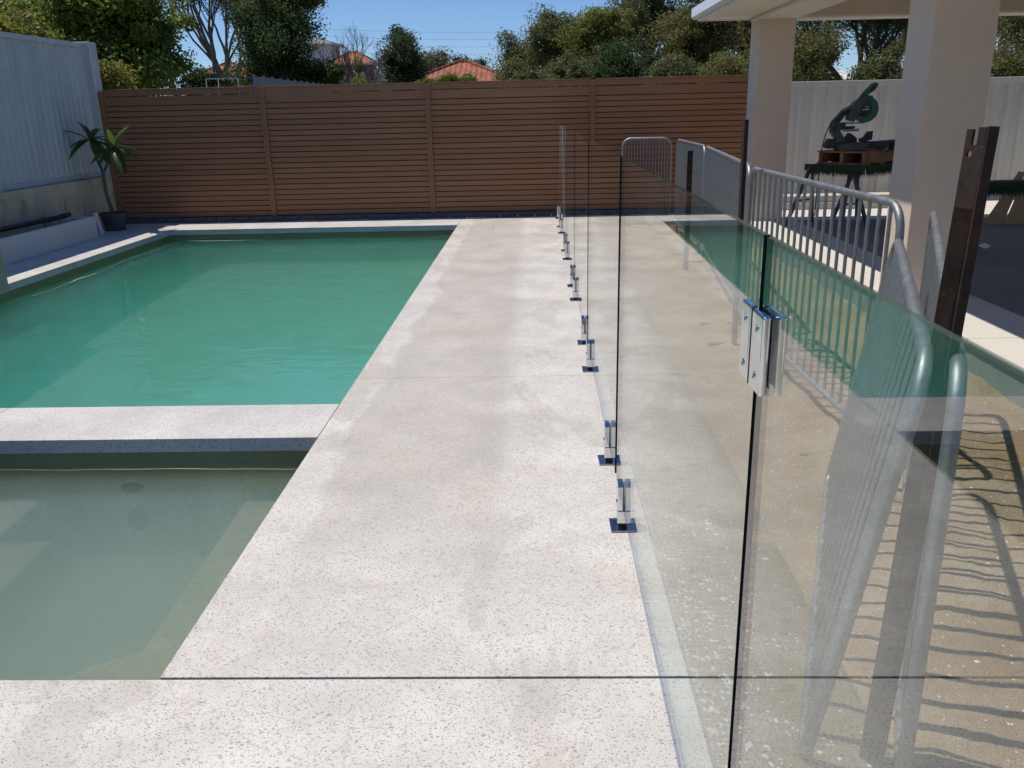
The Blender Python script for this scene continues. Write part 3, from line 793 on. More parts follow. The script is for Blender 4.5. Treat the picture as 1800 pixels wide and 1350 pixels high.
# ------------------------------------------------------------------ frameless glass fence
def gx(y): return 0.2955 + 0.0027 * y
ye = [1.105, 3.055, 4.975, 6.845, 8.73, 10.62, 12.03]
tops = [1.26, 1.26, 1.257, 1.252, 1.245, 1.235]
gm = ['glass', 'glass', 'glass_spotted', 'glass_spotted', 'glass_streaked', 'glass_streaked']
GT = 0.008
def pane(y0, y1, z0, z1, mat, name):
    b = MB(); a0, a1 = gx(y0), gx(y1); h = GT / 2
    vs = [(a0 - h, y0, z0), (a0 + h, y0, z0), (a1 + h, y1, z0), (a1 - h, y1, z0)]
    vs += [(x_, y_, z1) for x_, y_, _ in vs]
    b.add(vs, [(0, 4, 7, 3), (1, 2, 6, 5)], 0)
    b.add(vs, [(0, 1, 5, 4), (2, 3, 7, 6)], 1)
    b.add(vs, [(4, 5, 6, 7), (0, 3, 2, 1)], 2)
    me = b.mesh(name, fix=False)
    bm = bmesh.new(); bm.from_mesh(me); bmesh.ops.remove_doubles(bm, verts=bm.verts, dist=1e-5)
    bmesh.ops.recalc_face_normals(bm, faces=bm.faces); bm.to_mesh(me); bm.free()
    return obj(name, me, [mat, 'glass_edge', 'glass_edge_top'])
gf = thing('glass_fence', 'frameless glass pool fence on chrome spigots running along the deck', 'glass fence')
for k in range(6):
    o = pane(ye[k] + (0.036 if k else 0.008), ye[k + 1] - 0.036, 0.055, tops[k], gm[k], 'glass_panel'); o.parent = gf
gate = thing('glass_gate', 'frameless glass gate with chrome hinge in the near right foreground', 'gate')
pane(0.16, ye[0] - 0.010, 0.05, 1.26, 'glass', 'glass_pane').parent = gate

# spigots
b = MB(); b.box(-0.027, 0.027, -0.0265, 0.0265, 0.022, 0.0715); sp = obj('spigot', b.mesh('spigot', bevel=0.003), 'chrome', gf)
b = MB(); b.box(-0.05, 0.05, -0.05, 0.05, 0.0005, 0.008); obj('base_plate', b.mesh('base_plate', bevel=0.002), 'plate_steel', sp)
b = MB(); b.lathe((0, 0, 0), [(0.021, 0.008), (0.021, 0.022), (0.017, 0.024)], 16); obj('collar', b.mesh('collar', smooth=True), 'black_plastic', sp)
def cheek(s):
    b = MB(); x0, x1 = sorted((s * 0.0068, s * 0.027))
    prof = [(-0.024, 0.0), (-0.021, 0.0), (0.021, 0.0), (0.024, 0.0)]
    b.prism([(-0.0265, 0.072), (0.0265, 0.072), (0.0265, 0.162), (0.016, 0.178), (-0.016, 0.178), (-0.0265, 0.162)], x0, x1, 'x')
    return b.mesh('clamp_cheek', bevel=0.0025)
obj('clamp_cheek', cheek(-1), 'chrome', sp); obj('clamp_cheek', cheek(1), 'chrome', sp)
b = MB(); b.box(-0.0066, -0.0053, -0.023, 0.023, 0.072, 0.165); b.box(0.0053, 0.0066, -0.023, 0.023, 0.072, 0.165); obj('rubber_pad', b.mesh('rubber_pad'), 'black_rubber', sp)
b = MB(); b.lathe((-0.027, 0.0, 0.10), [(0.006, 0.0), (0.006, -0.0025), (0.004, -0.003)], 12, axis='x'); obj('screw', b.mesh('screw'), 'plate_steel', sp)
sy = [2.75, 3.345, 4.673, 5.26, 6.555, 7.10, 8.45, 8.99, 10.33, 10.91, 11.80]
for k, y in enumerate(sy):
    if k == 0: sp.location = (gx(y), y, 0)
    else: dup(sp, (gx(y), y, 0), rng.uniform(-.02, .02))

# glass to glass hinge
b = MB(); b.lathe((gx(1.1) - 0.012, 1.105, 0), [(0.0035, 1.063), (0.0035, 1.168), (0.002, 1.169)], 12); hg = build(b, 'hinge', 'black_rubber', gate)
for nm, y0, y1 in (('fixed_leaf', 1.109, 1.158), ('gate_leaf', 1.044, 1.101)):
    for s in (-1, 1):
        b = MB(); g0 = gx(1.1) + s * (GT / 2 + 0.0005); x0, x1 = sorted((g0, g0 + s * 0.011))
        b.box(x0, x1, y0, y1, 1.062, 1.168); build(b, nm, 'chrome', hg, bevel=0.004, seg=4)
        for zz in (1.083, 1.146):
            b = MB(); b.lathe(((x0 if s < 0 else x1), (y0 + y1) / 2, zz), [(0.0058, 0), (0.0058, s * 0.0012), (0.0038, s * 0.0014), (0.0025, s * 0.0005)], 14, axis='x')
            build(b, 'screw', 'chrome', hg, smooth=True)

# ------------------------------------------------------------------ crowd barriers
def rounded_loop(L, z0, z1, r, n=6):
    pts = []
    for (cx_, cz_, a0) in ((L - r, z1 - r, 0), (r, z1 - r, 90), (r * 0.35, z0 + r * 0.35, 180), (L - r * 0.35, z0 + r * 0.35, 270)):
        rr = r if a0 < 180 else r * 0.35
        for k in range(n + 1):
            a = R(a0 + 90 * k / n); pts.append((cx_ + rr * math.cos(a), 0, cz_ + rr * math.sin(a)))
    return pts
def make_barrier(name, label, L, H, z0, nb, loc, rz, lean=0.0, feet=True, rt=0.017):
    t_ = thing(name, label, 'barrier', loc, rz, 'galvanised crowd barriers along the sand')
    t_.rotation_euler = (lean, 0, rz)
    b = MB(); b.tube(rounded_loop(L, z0, H, 0.11), rt, 12, closed=True); obj('frame', b.mesh('frame', smooth=True), 'galvanised', t_)
    b = MB(); b.tube([(0, 0, z0 + rt * 0.6), (0, 0, H - rt * 0.7)], 0.0088, 8, caps=False); me = b.mesh('bar', smooth=True)
    b2 = MB(); b2.tube([(0, 0, z0 + rt * 0.6), (0, 0, H - 0.04)], 0.0088, 8, caps=False); me2 = b2.mesh('bar', smooth=True)
    for k in range(nb):
        xx = L * (k + 1) / (nb + 1)
        obj('bar', me2 if (xx < 0.07 or xx > L - 0.07) else me, 'galvanised', t_, (xx, 0, 0))
    if feet:
        for xx in (0.17, L - 0.17):
            b = MB(); b.tube([(xx, 0, 0.008), (xx, 0, z0)], 0.014, 8)
            b.box(xx - 0.025, xx + 0.025, -0.27, 0.27, 0.0, 0.008)
            obj('foot', b.mesh('foot'), 'galvanised', t_)
    return t_
def barrier_between(label, p, q, H, z0, nb, lean=0, feet=True, zb=None, rt=0.017):
    p, q = Vector((*p, 0)), Vector((*q, 0)); d = q - p
    zz = SZ + 0.004 if zb is None else zb
    return make_barrier('crowd_barrier', label, d.length, H, z0, nb, (p.x, p.y, zz), math.atan2(d.y, d.x), lean, feet, rt)
barrier_between('narrow crowd barrier standing square on, farthest, against the brown fence', (1.19, 11.93), (1.83, 11.86), 1.135, 0.13, 15)
barrier_between('crowd barrier second farthest, ending short of the brown fence', (1.80, 11.15), (1.76, 9.15), 1.135, 0.13, 19)
barrier_between('crowd barrier behind the thin tall rusty post', (1.75, 9.02), (1.46, 5.98), 1.135, 0.13, 24)
barrier_between('crowd barrier in front of the far column and mitre saw', (1.425, 5.80), (1.47, 3.50), 1.135, 0.13, 20)
barrier_between('leaning crowd barrier nearest the glass gate', (0.64, 1.73), (1.24, 3.38), 1.04, 0.0, 14, lean=0.155, feet=False)
barrier_between('crowd barrier crossing just behind the near rusty post', (0.835, 1.63), (1.94, 4.26), 1.015, 0.0, 22, feet=False)

# ------------------------------------------------------------------ rusty posts
def rusty(name, label, base, top, w, fl, holes, yaw):
    b0, t0 = Vector(base), Vector(top); L = (t0 - b0).length
    t_ = thing(name, label, 'post', b0)
    q = (t0 - b0).to_track_quat('Z', 'Y'); e = (q @ Matrix.Rotation(0, 4, 'Z').to_quaternion()).to_euler()
    t_.rotation_mode = 'QUATERNION'; t_.rotation_quaternion = Matrix.Rotation(yaw, 4, 'Z').to_quaternion() if (t0 - b0).xy.length < 1e-6 else q @ Matrix.Rotation(yaw, 4, 'Z').to_quaternion()
    # web with punched holes, built as strips around each hole
    b = MB(); hz = sorted(holes); n = 10; z = 0.0; th = 0.006; hr = 0.0075 if w > 0.045 else 0.004
    def strip(za, zb): b.box(-w / 2, w / 2, -th / 2, th / 2, za, zb)
    for (hx, h) in hz:
        za, zb = h - w * 0.3, h + w * 0.3
        strip(z, za - 0.0)
        circ = [(hx + hr * math.cos(6.28318 * k / 16), h + hr * math.sin(6.28318 * k / 16)) for k in range(16)]
        def outer(c):
            dx, dz = c[0] - hx, c[1] - h
            s_ = min(((w / 2 - hx) if dx > 0 else (w / 2 + hx)) / max(abs(dx), 1e-9), (w * 0.3) / max(abs(dz), 1e-9))
            return (hx + dx * s_, h + dz * s_)
        out = [outer(c) for c in circ]
        for yy in (-th / 2, th / 2):
            vs = [(c[0], yy, c[1]) for c in circ] + [(c[0], yy, c[1]) for c in out]
            b.add(vs, [(k, (k + 1) % 16, 16 + (k + 1) % 16, 16 + k) for k in range(16)])
        vs = [(c[0], -th / 2, c[1]) for c in circ] + [(c[0], th / 2, c[1]) for c in circ]
        b.add(vs, [(k, (k + 1) % 16, 16 + (k + 1) % 16, 16 + k) for k in range(16)])
        for sx in (-w / 2, w / 2):
            b.add([(sx, -th / 2, za), (sx, th / 2, za), (sx, th / 2, zb), (sx, -th / 2, zb)], [(0, 1, 2, 3)])
        corners = [(sx, sz) for sx in (-w / 2, w / 2) for sz in (za, zb)]
        for (ccx, ccz) in corners:       # fill the small corner triangles
            near = sorted(out, key=lambda c: (c[0] - ccx) ** 2 + (c[1] - ccz) ** 2)[:2]
            for yy in (-th / 2, th / 2): b.add([(ccx, yy, ccz), (near[0][0], yy, near[0][1]), (near[1][0], yy, near[1][1])], [(0, 1, 2)])
        z = zb
    notch = w > 0.045
    if notch:
        strip(z, L - 0.03)
        b.box(-w / 2, -w / 2 + 0.016, -th / 2, th / 2, L - 0.03, L)
        b.box(-w / 2 + 0.030, w / 2, -th / 2, th / 2, L - 0.03, L + 0.004)
    else: strip(z, L)
    obj('web', b.mesh('web'), 'rust', t_)
    b = MB(); b.box(w / 2 + 0.0005, w / 2 + th, -th / 2, fl, 0.0, L + 0.006 if notch else L); obj('flange', b.mesh('flange', bevel=0.001), 'rust', t_)
    return t_
rusty('rusty_post', 'wide rusty punched steel post leaning in the near right foreground', (0.795, 1.73, -0.14), (0.872, 1.77, 1.365), 0.050, 0.022,
      [(-0.010, 1.46), (-0.016, 1.34), (-0.012, 1.18), (-0.012, 1.04), (-0.013, 0.90), (-0.012, 0.74), (-0.012, 0.58), (-0.012, 0.42)], math.pi - 0.18)
rusty('rusty_post', 'thin tall rusty punched post standing before the far column', (1.31, 5.55, -0.14), (1.30, 5.55, 1.335), 0.042, 0.02,
      [(0.0, 0.12 * k + 0.2) for k in range(11)], 0.1)
rusty('rusty_post', 'short dark rusty post in front of the second farthest crowd barrier', (1.475, 8.4, -0.14), (1.475, 8.4, 1.02), 0.045, 0.02,
      [(0.0, 0.16 * k + 0.2) for k in range(6)], 0.0)

# ------------------------------------------------------------------ mitre saw on pallet on trestles
SYD = 9.45; SB = 0.95
saw = thing('mitre_saw', 'black and green mitre saw standing on the timber pallet', 'saw', (3.45, SYD, SB))
def sx_(u): return 3.075 + (u - 240) * 0.00125          # image-like local units -> metres along x
def sz_(v): return SB + (650 - v) * 0.00125
def sprism(nm, pts, y0, y1, mat, bev=0.004):
    b = MB(); b.prism([(sx_(u), sz_(v)) for u, v in pts], y0, y1, 'y'); return build(b, nm, mat, saw, bevel=bev)
sprism('rear_cover', [(238, 620), (262, 560), (300, 560), (345, 600), (330, 640), (250, 640)], SYD - 0.05, SYD + 0.06, 'black_plastic')
sprism('pivot_arm', [(290, 430), (340, 425), (352, 500), (392, 560), (385, 610), (335, 615), (318, 560), (278, 510), (275, 470)], SYD - 0.045, SYD + 0.045, 'grey_cast')
sprism('link_arm', [(300, 405), (350, 350), (420, 312), (440, 330), (390, 365), (345, 425), (285, 440)], SYD - 0.03, SYD + 0.03, 'black_plastic')
sprism('motor_body', [(395, 385), (440, 270), (530, 215), (590, 225), (560, 275), (500, 300), (490, 370), (450, 425), (400, 415)], SYD - 0.075, SYD + 0.03, 'grey_cast', 0.008)
h_ = sprism('handle', [(470, 255), (520, 190), (580, 128), (600, 120), (632, 122), (636, 140), (610, 180), (560, 212), (520, 235)], SYD - 0.02, SYD + 0.02, 'green_plastic', 0.007)
sprism('handle_grip', [(560, 190), (596, 140), (622, 138), (600, 172), (575, 196)], SYD - 0.024, SYD - 0.0205, 'black_plastic', 0.001)
gc = (sx_(545), SYD - 0.045, sz_(330))
b = MB(); b.lathe(gc, [(0.128, 0.0), (0.132, 0.012), (0.132, 0.040), (0.126, 0.05)], 40, axis='y'); build(b, 'blade_guard', 'green_plastic', saw, smooth=True)
b = MB(); b.lathe((gc[0] - 0.012, gc[1] - 0.002, gc[2]), [(0.062, -0.014), (0.070, -0.004), (0.070, 0.0)], 28, axis='y'); build(b, 'arbor_cover', 'black_plastic', saw, smooth=True)
b = MB(); b.box(gc[0] - 0.045, gc[0] + 0.025, gc[1] - 0.0205, gc[1] - 0.0165, gc[2] - 0.006, gc[2] + 0.004); b.box(gc[0] - 0.02, gc[0] + 0.02, gc[1] - 0.0205, gc[1] - 0.0165, gc[2] + 0.022, gc[2] + 0.030); build(b, 'guard_badge', 'pvc_white', saw)
for (u0, u1, v, r) in ((330, 545, 436, 0.008), (370, 505, 492, 0.014)):
    b = MB(); b.tube([(sx_(u0), SYD - 0.02, sz_(v)), (sx_(u1), SYD - 0.02, sz_(v))], r, 12); build(b, 'slide_rail', 'steel_bright', saw, smooth=True)
sprism('rear_bracket', [(340, 430), (388, 430), (392, 462), (470, 462), (470, 478), (345, 490)], SYD - 0.04, SYD + 0.03, 'black_plastic')
sprism('turntable', [(330, 605), (400, 592), (520, 590), (560, 600), (545, 655), (360, 660), (330, 640)], SYD - 0.16, SYD + 0.10, 'grey_cast', 0.006)
sprism('lower_fence', [(395, 560), (425, 515), (455, 525), (505, 560), (505, 592), (395, 592)], SYD - 0.01, SYD + 0.02, 'black_plastic')
sprism('tall_fence', [(520, 566), (555, 552), (583, 508), (630, 504), (628, 575), (560, 592), (525, 590)], SYD - 0.02, SYD + 0.015, 'black_plastic')
sprism('table_wing', [(560, 590), (700, 586), (835, 577), (838, 590), (760, 606), (735, 640), (690, 655), (640, 640), (560, 648)], SYD - 0.10, SYD + 0.08, 'black_plastic', 0.005)
sprism('support_foot', [(790, 606), (828, 602), (830, 660), (788, 662)], SYD - 0.05, SYD + 0.05, 'black_plastic')

b = MB(); b.lathe((gc[0], SYD + 0.012, gc[2] - 0.006), [(0.118, 0.0), (0.118, 0.002)], 40, axis='y'); build(b, 'blade', 'steel_bright', saw)
b = MB(); b.lathe((sx_(300), SYD - 0.052, sz_(470)), [(0.018, 0.0), (0.022, -0.012), (0.018, -0.026)], 14, axis='y'); build(b, 'lock_knob', 'black_plastic', saw, smooth=True)
b = MB(); b.tube([(sx_(430), SYD + 0.02, sz_(300)), (sx_(370), SYD + 0.03, sz_(330)), (sx_(290), SYD + 0.03, sz_(420)), (sx_(245), SYD + 0.02, sz_(520)), (sx_(215), SYD, sz_(660)), (sx_(205), SYD - 0.02, sz_(900)), (sx_(190), SYD - 0.05, sz_(1200))], 0.006, 8); build(b, 'power_lead', 'black_rubber', saw, smooth=True)
pal = thing('timber_pallet', 'rough timber pallet lying across the two turf covered trestles', 'pallet', (3.41, SYD - 0.28, 0.80), R(40))
def pbox(nm, *q):
    b = MB(); b.box(*q); return obj(nm, b.mesh(nm, bevel=0.003, seg=1), 'pallet_pine', pal)
# local: corner at origin facing the camera, x to the right/back, y to the left/back
for yy in (0.0, 0.25, 0.50): pbox('bearer', 0.0, 1.0, yy, yy + 0.04, 0.0165, 0.1185)
for k in range(7): pbox('top_board', -0.01 + 0.145 * k, 0.11 + 0.145 * k, -0.012, 0.555, 0.119, 0.137)
for k in range(4): pbox('bottom_board', -0.01 + 0.29 * k, 0.10 + 0.29 * k, -0.012, 0.555, -0.002, 0.016)

def trestle(label, c, L, rz, H, mat='black_plastic', turf=True):
    t_ = thing('trestle', label, 'trestle', (c[0], c[1], PZ), rz, 'trestles on the patio')
    b = MB(); b.box(-L / 2, L / 2, -0.03, 0.03, H - 0.07, H); obj('beam', b.mesh('beam', bevel=0.004), mat, t_)
    for sx in (-1, 1):
        for s in (-1, 1):
            b = MB(); b.bar((sx * (L / 2 - 0.07), s * 0.02, H - 0.04), (sx * (L / 2 + 0.03), s * 0.26, 0.0), 0.032, 0.032); obj('leg', b.mesh('leg'), 'steel_dark', t_)
        b = MB(); b.bar((sx * (L / 2 - 0.005), -0.17, 0.27), (sx * (L / 2 - 0.005), 0.17, 0.27), 0.02, 0.02); obj('cross_brace', b.mesh('cross_brace'), 'steel_dark', t_)
    return t_
simple('steel_dark', (0.10, 0.105, 0.115), 0.5, 0.5, 0.2)
trestle('left trestle under the timber pallet', (3.22, 9.62), 0.62, R(40 + 90), 0.665)
trestle('right trestle under the timber pallet', (3.86, 10.0), 0.62, R(40 + 90), 0.665)
trestle('near trestle with a black furry cover at the right edge', (4.05, 7.6), 0.85, R(4), 0.62)
def turf_mat(label, corners, z, drop, seed):
    r_ = random.Random(seed); b = MB(); c = [Vector((*q, z)) for q in corners]
    b.add([*c, *[p + Vector((0, 0, 0.012)) for p in c]], [(3, 2, 1, 0), (4, 5, 6, 7), (0, 1, 5, 4), (1, 2, 6, 5), (2, 3, 7, 6), (3, 0, 4, 7)])
    for i in range(4):
        p, q = c[i], c[(i + 1) % 4]; d = q - p; n = max(3, int(d.length / 0.004)); out = Vector((d.y, -d.x, 0)).normalized()
        for k in range(n):
            for row in range(3):
                a = p + d * ((k + r_.random()) / n); l_ = drop * r_.uniform(0.75, 1.05)
                s_ = d.normalized() * 0.010
                tip = a + Vector((0, 0, -l_ + row * drop * 0.2)) + out * r_.uniform(0.0, 0.04) + d.normalized() * r_.uniform(-.02, .02)
                b.add([a - s_ + out * 0.004 + Vector((0, 0, 0.01)), a + s_ + out * 0.004 + Vector((0, 0, 0.01)), tip], [(0, 1, 2)])
    return tag(build(b, 'turf_cover', 'turf', fix=False), label, 'turf cover')
ca, sa = math.cos(R(40)), math.sin(R(40))
P0 = Vector((3.41, SYD - 0.28))
def pw(x, y): return (P0.x + x * ca - y * sa, P0.y + x * sa + y * ca)
turf_mat('dark green synthetic turf hanging below the timber pallet', [pw(-0.03, -0.03), pw(1.0, -0.03), pw(1.0, 0.58), pw(-0.03, 0.58)], 0.785, 0.12, 3)
turf_mat('black furry cover over the trestle at the right edge', [(3.58, 7.50), (4.50, 7.53), (4.50, 7.70), (3.58, 7.67)], PZ + 0.622, 0.13, 4)

# cardboard, boards and scraps on the patio
cb = thing('cardboard_sheet', 'folded brown cardboard sheet standing behind the right trestle', 'cardboard', (5.0, 9.6, PZ))
b = MB(); b.add([(4.86, 9.62, PZ), (5.02, 9.30, PZ), (5.28, 9.50, PZ + 0.56), (5.12, 9.66, PZ + 0.56)], [(0, 1, 2, 3)])
b = MB(); b.prism([(4.90, PZ), (5.11, PZ), (5.27, PZ + 0.55), (5.20, PZ + 0.56)], 9.55, 9.556, 'y'); build(b, 'side_flap', 'cardboard', cb)
b = MB(); b.prism([(5.115, PZ), (5.95, PZ), (5.95, PZ + 0.56), (5.275, PZ + 0.55)], 9.53, 9.536, 'y'); build(b, 'front_panel', 'cardboard', cb)
for k, (x0, x1, y0, y1, z0, z1, lab) in enumerate(((3.12, 4.75, 11.25, 11.62, PZ, PZ + 0.085, 'lower cream stone board stacked along the cream fence'),
                                    (3.16, 4.70, 11.28, 11.58, PZ + 0.088, PZ + 0.17, 'upper cream stone board stacked along the cream fence'))):
    b = MB(); b.box(x0, x1, y0, y1, z0, z1)
    tag(build(b, 'stone_board', 'stone_board', bevel=0.006), lab, 'stone board', 'stone boards stacked by the cream fence')
b = MB(); b.box(3.62, 3.82, 7.62, 7.80, PZ, PZ + 0.10); b.box(3.64, 3.74, 7.66, 7.78, PZ + 0.10, PZ + 0.17)
tag(build(b, 'offcut_block', 'bark_dark', bevel=0.004), 'dark stepped timber offcut on the shaded patio floor', 'offcut')
b = MB(); cxp, cyp = 4.12, 7.95
ring = [(cxp + 0.06 * rng.uniform(.6, 1.2) * math.cos(a), cyp + 0.05 * rng.uniform(.6, 1.2) * math.sin(a), PZ + rng.uniform(0.002, 0.03)) for a in [6.283 * k / 9 for k in range(9)]]
b.add(ring + [(cxp, cyp, PZ + 0.05)], [(k, (k + 1) % 9, 9) for k in range(9)] + [tuple(range(8, -1, -1))])
tag(build(b, 'paper_scrap', 'paper', fix=False), 'crumpled white paper scrap beside the right trestle leg', 'paper')

# ------------------------------------------------------------------ trees and houses beyond the fence
def at(px, py, D):
    """photo pixel -> world point at forward distance D (metres)"""
    q = Vector((px - 900, py - 675, F_PX)); d = Vector((AX[0].dot(q), AX[1].dot(q), AX[2].dot(q)))
    k = D / d.y; return Vector((d.x * k, D, CAM_H + d.z * k))
def leaf_mesh(name, centers, rad, per, L, W, seed, flat=0.75, up=0.4):
    L, W, per = L * 0.50, W * 0.56, int(per * 2.6)
    g = np.random.default_rng(seed); C = np.asarray(centers, float); n = len(C) * per
    idx = np.repeat(np.arange(len(C)), per)
    rd = np.asarray(rad if hasattr(rad, '__len__') else [rad] * len(C))[idx]
    v = g.normal(size=(n, 3)); v /= np.linalg.norm(v, axis=1, keepdims=True)
    rr = rd * g.random(n) ** 0.42
    rr = rr * np.where(g.random(n) < 0.14, 1.28, 1.0)
    p = C[idx] + v * rr[:, None] * np.array([1, 1, flat])
    nrm = g.normal(size=(n, 3)) + np.array([0, 0, up]) + v * 0.5; nrm /= np.linalg.norm(nrm, axis=1, keepdims=True)
    u = np.cross(nrm, g.normal(size=(n, 3))); u /= np.linalg.norm(u, axis=1, keepdims=True) + 1e-9
    w_ = np.cross(nrm, u); s = g.uniform(0.6, 1.3, n)[:, None]
    V = np.empty((n, 4, 3)); V[:, 0] = p - u * L * s / 2; V[:, 1] = p + w_ * W * s / 2 - u * L * s * 0.05
    V[:, 2] = p + u * L * s / 2; V[:, 3] = p - w_ * W * s / 2 - u * L * s * 0.05
    me = bpy.data.meshes.new(name)
    me.vertices.add(n * 4); me.vertices.foreach_set('co', V.reshape(-1))
    me.loops.add(n * 4); me.loops.foreach_set('vertex_index', np.arange(n * 4, dtype=np.int32))
    me.polygons.add(n); me.polygons.foreach_set('loop_start', np.arange(0, n * 4, 4, dtype=np.int32))
    try: me.polygons.foreach_set('loop_total', np.full(n, 4, dtype=np.int32))
    except Exception: pass
    me.update(calc_edges=True); me.validate(); return me
def grow(b, r_, p, d, L, r, depth, tips, spread=0.6, up=0.15, kids=(2, 3), shrink=0.74, minr=0.012, sides=6, jit=0.18):
    pts = [p]; rs = [r]; n = 4; q = Vector(p); dd = Vector(d)
    for k in range(n):
        dd = (dd + Vector((r_.uniform(-1, 1), r_.uniform(-1, 1), r_.uniform(-1, 1) + up)) * jit).normalized()
        q = q + dd * (L / n); pts.append(q.copy()); rs.append(r * (1 - 0.35 * (k + 1) / n))
    b.tube(pts, rs, sides if r > 0.05 else 4, caps=False)
    if depth == 0 or r < minr: tips.append(q.copy()); return
    if depth <= 2: tips.append(pts[2].copy())
    for k in range(r_.randint(*kids)):
        nd = (dd + Vector((r_.uniform(-1, 1), r_.uniform(-1, 1), r_.uniform(-0.5, 1) + up)) * spread).normalized()
        start = pts[r_.choice([3, 4, 4])]
        grow(b, r_, start, nd, L * shrink * r_.uniform(0.8, 1.15), r * 0.62, depth - 1, tips, spread, up, kids, shrink, minr, sides, jit)
def branch_tree(name, label, base, h, r, depth, seed, leaf=None, per=0, rad=0.5, L=0.2, W=0.06, bark='bark_grey', stems=1, spread=0.6, shrink=0.74, up=0.15, kids=(2, 3), group='trees beyond the fences', extra=None):
    r_ = random.Random(seed); t_ = thing(name, label, 'tree', base, 0, group); b = MB(); tips = []
    for k in range(stems):
        d = Vector((r_.uniform(-.25, .25), r_.uniform(-.2, .2), 1)).normalized() if stems > 1 else Vector((r_.uniform(-.06, .06), 0, 1))
        grow(b, r_, Vector((0.25 * k * (1 if stems > 1 else 0), 0, 0)), d, h, r, depth, tips, spread, up, kids, shrink, 0.012 if leaf else 0.004)
    obj('trunk', b.mesh('trunk', fix=False, smooth=True), bark, t_)
    if leaf:
        obj('crown', leaf_mesh('crown', [tuple(q) for q in tips], [rad * r_.uniform(0.6, 1.25) for _ in tips], per, L, W, seed), leaf, t_)
    return t_
def blob_tree(name, label, base, trunk_h, rt, cc, rx, ry, rz, clumps, per, rad, L, W, leaf, bark, seed, group='trees beyond the fences', cat='tree', flat=0.75, shellness=0.55, hole=0.0):
    """trunk with limbs reaching clumps of leaves spread through an uneven ellipsoid; cc relative to base"""
    r_ = random.Random(seed); t_ = thing(name, label, cat, base, 0, group); b = MB()
    cc = Vector(cc); cl = []; rads = []
    ph = [r_.uniform(0, 6.28) for _ in range(4)]
    nl = max(7, clumps // 7); lobes = []
    for k in range(nl):
        v = Vector((r_.gauss(0, 1), r_.gauss(0, 1), r_.gauss(0, 1))).normalized() * r_.uniform(0.42, 0.92)
        lobes.append((cc + Vector((v.x * rx, v.y * ry, v.z * rz)), r_.uniform(0.25, 0.5)))
    tries = 0
    while len(cl) < clumps and tries < clumps * 30:
        tries += 1
        lc, lr = r_.choice(lobes)
        if r_.random() < 0.5: lc, lr = cc, r_.uniform(0.55, 1.0)
        v = Vector((r_.gauss(0, 1), r_.gauss(0, 1), r_.gauss(0, 1))).normalized() * (r_.random() ** shellness) * lr
        q = lc + Vector((v.x * rx, v.y * ry, v.z * rz * 0.8))
        if q.z < 0.2: continue
        cl.append(q); rads.append(rad * r_.choice([0.4, 0.6, 0.8, 1.0, 1.3]) * r_.uniform(0.85, 1.15))
    top = Vector((cc.x * 0.6, cc.y * 0.6, max(trunk_h, cc.z - rz * 0.5)))
    trunk = [Vector((0, 0, 0)), Vector((r_.uniform(-.1, .1), 0, trunk_h * .5)), Vector((cc.x * .4, cc.y * .4, trunk_h)), top, cc + Vector((0, 0, rz * 0.25))]
    b.tube(trunk, [rt * 1.25, rt, rt * .85, rt * .6, rt * .3], 8, caps=False)
    for q in r_.sample(cl, min(len(cl), 45)):
        s = trunk[2].lerp(trunk[4], r_.random()); mid = s.lerp(q, 0.5) + Vector((r_.uniform(-.2, .2), r_.uniform(-.2, .2), r_.uniform(-.1, .35))) * rad
        b.tube([s, mid, q], [rt * .3, rt * .18, rt * .06], 5, caps=False)
    obj('trunk', b.mesh('trunk', fix=False, smooth=True), bark, t_)
    obj('crown', leaf_mesh('crown', [tuple(q) for q in cl], rads, per, L, W, seed, flat), leaf, t_)
    return t_
def gp(px, D): q = at(px, 193, D); return (q.x, D, gz)
def blob_px(name, label, px0, px1, py0, py1, D, clumps, per, rad, L, W, leaf, bark, seed, rt=0.18, dr=None, **kw):
    a, c = at(px0, (py0 + py1) / 2, D), at(px1, (py0 + py1) / 2, D); t, bt = at((px0 + px1) / 2, py0, D), at((px0 + px1) / 2, py1, D)
    rx = (c.x - a.x) / 2; rz = (t.z - bt.z) / 2; X_ = (a.x + c.x) / 2; Zc = (t.z + bt.z) / 2
    return blob_tree(name, label, (X_, D, gz), max(0.4, (bt.z - gz) * 0.8), rt, (0, 0, Zc - gz), rx, dr or rx * 0.8, rz, clumps, per, rad, L, W, leaf, bark, seed, **kw)

# left: dense broadleaf trees behind the corner
blob_px('broadleaf_tree', 'big bright green broadleaf tree above the far left corner', 40, 325, -70, 250, 18, 190, 150, 0.46, 0.17, 0.11, 'leaf_bright', 'bark_dark', 11, dr=1.7)
blob_px('broadleaf_tree', 'tall green tree rising out of frame at top left', -160, 130, -200, 110, 21, 130, 150, 0.62, 0.17, 0.11, 'leaf_bright', 'bark_dark', 12, dr=2.0)
blob_px('leafy_shrub', 'yellow green shrub spilling over the grey steel fence', -120, 120, 20, 200, 13.2, 70, 150, 0.34, 0.12, 0.08, 'leaf_yellow', 'bark_dark', 13, rt=0.08, dr=0.7, cat='shrub')
blob_px('leafy_shrub', 'small yellow green shrub in the corner gap beside the post', 160, 215, 95, 200, 14.5, 22, 130, 0.22, 0.11, 0.07, 'leaf_yellow', 'bark_dark', 14, rt=0.05, cat='shrub')
branch_tree('bare_gum_tree', 'tall open gum with many dark forking branches at left', gp(372, 38), 2.5, 0.15, 6, 5, 'leaf_grey', 12, 0.40, 0.22, 0.06, 'bark_grey', stems=3, spread=0.50, shrink=0.78, up=0.35)
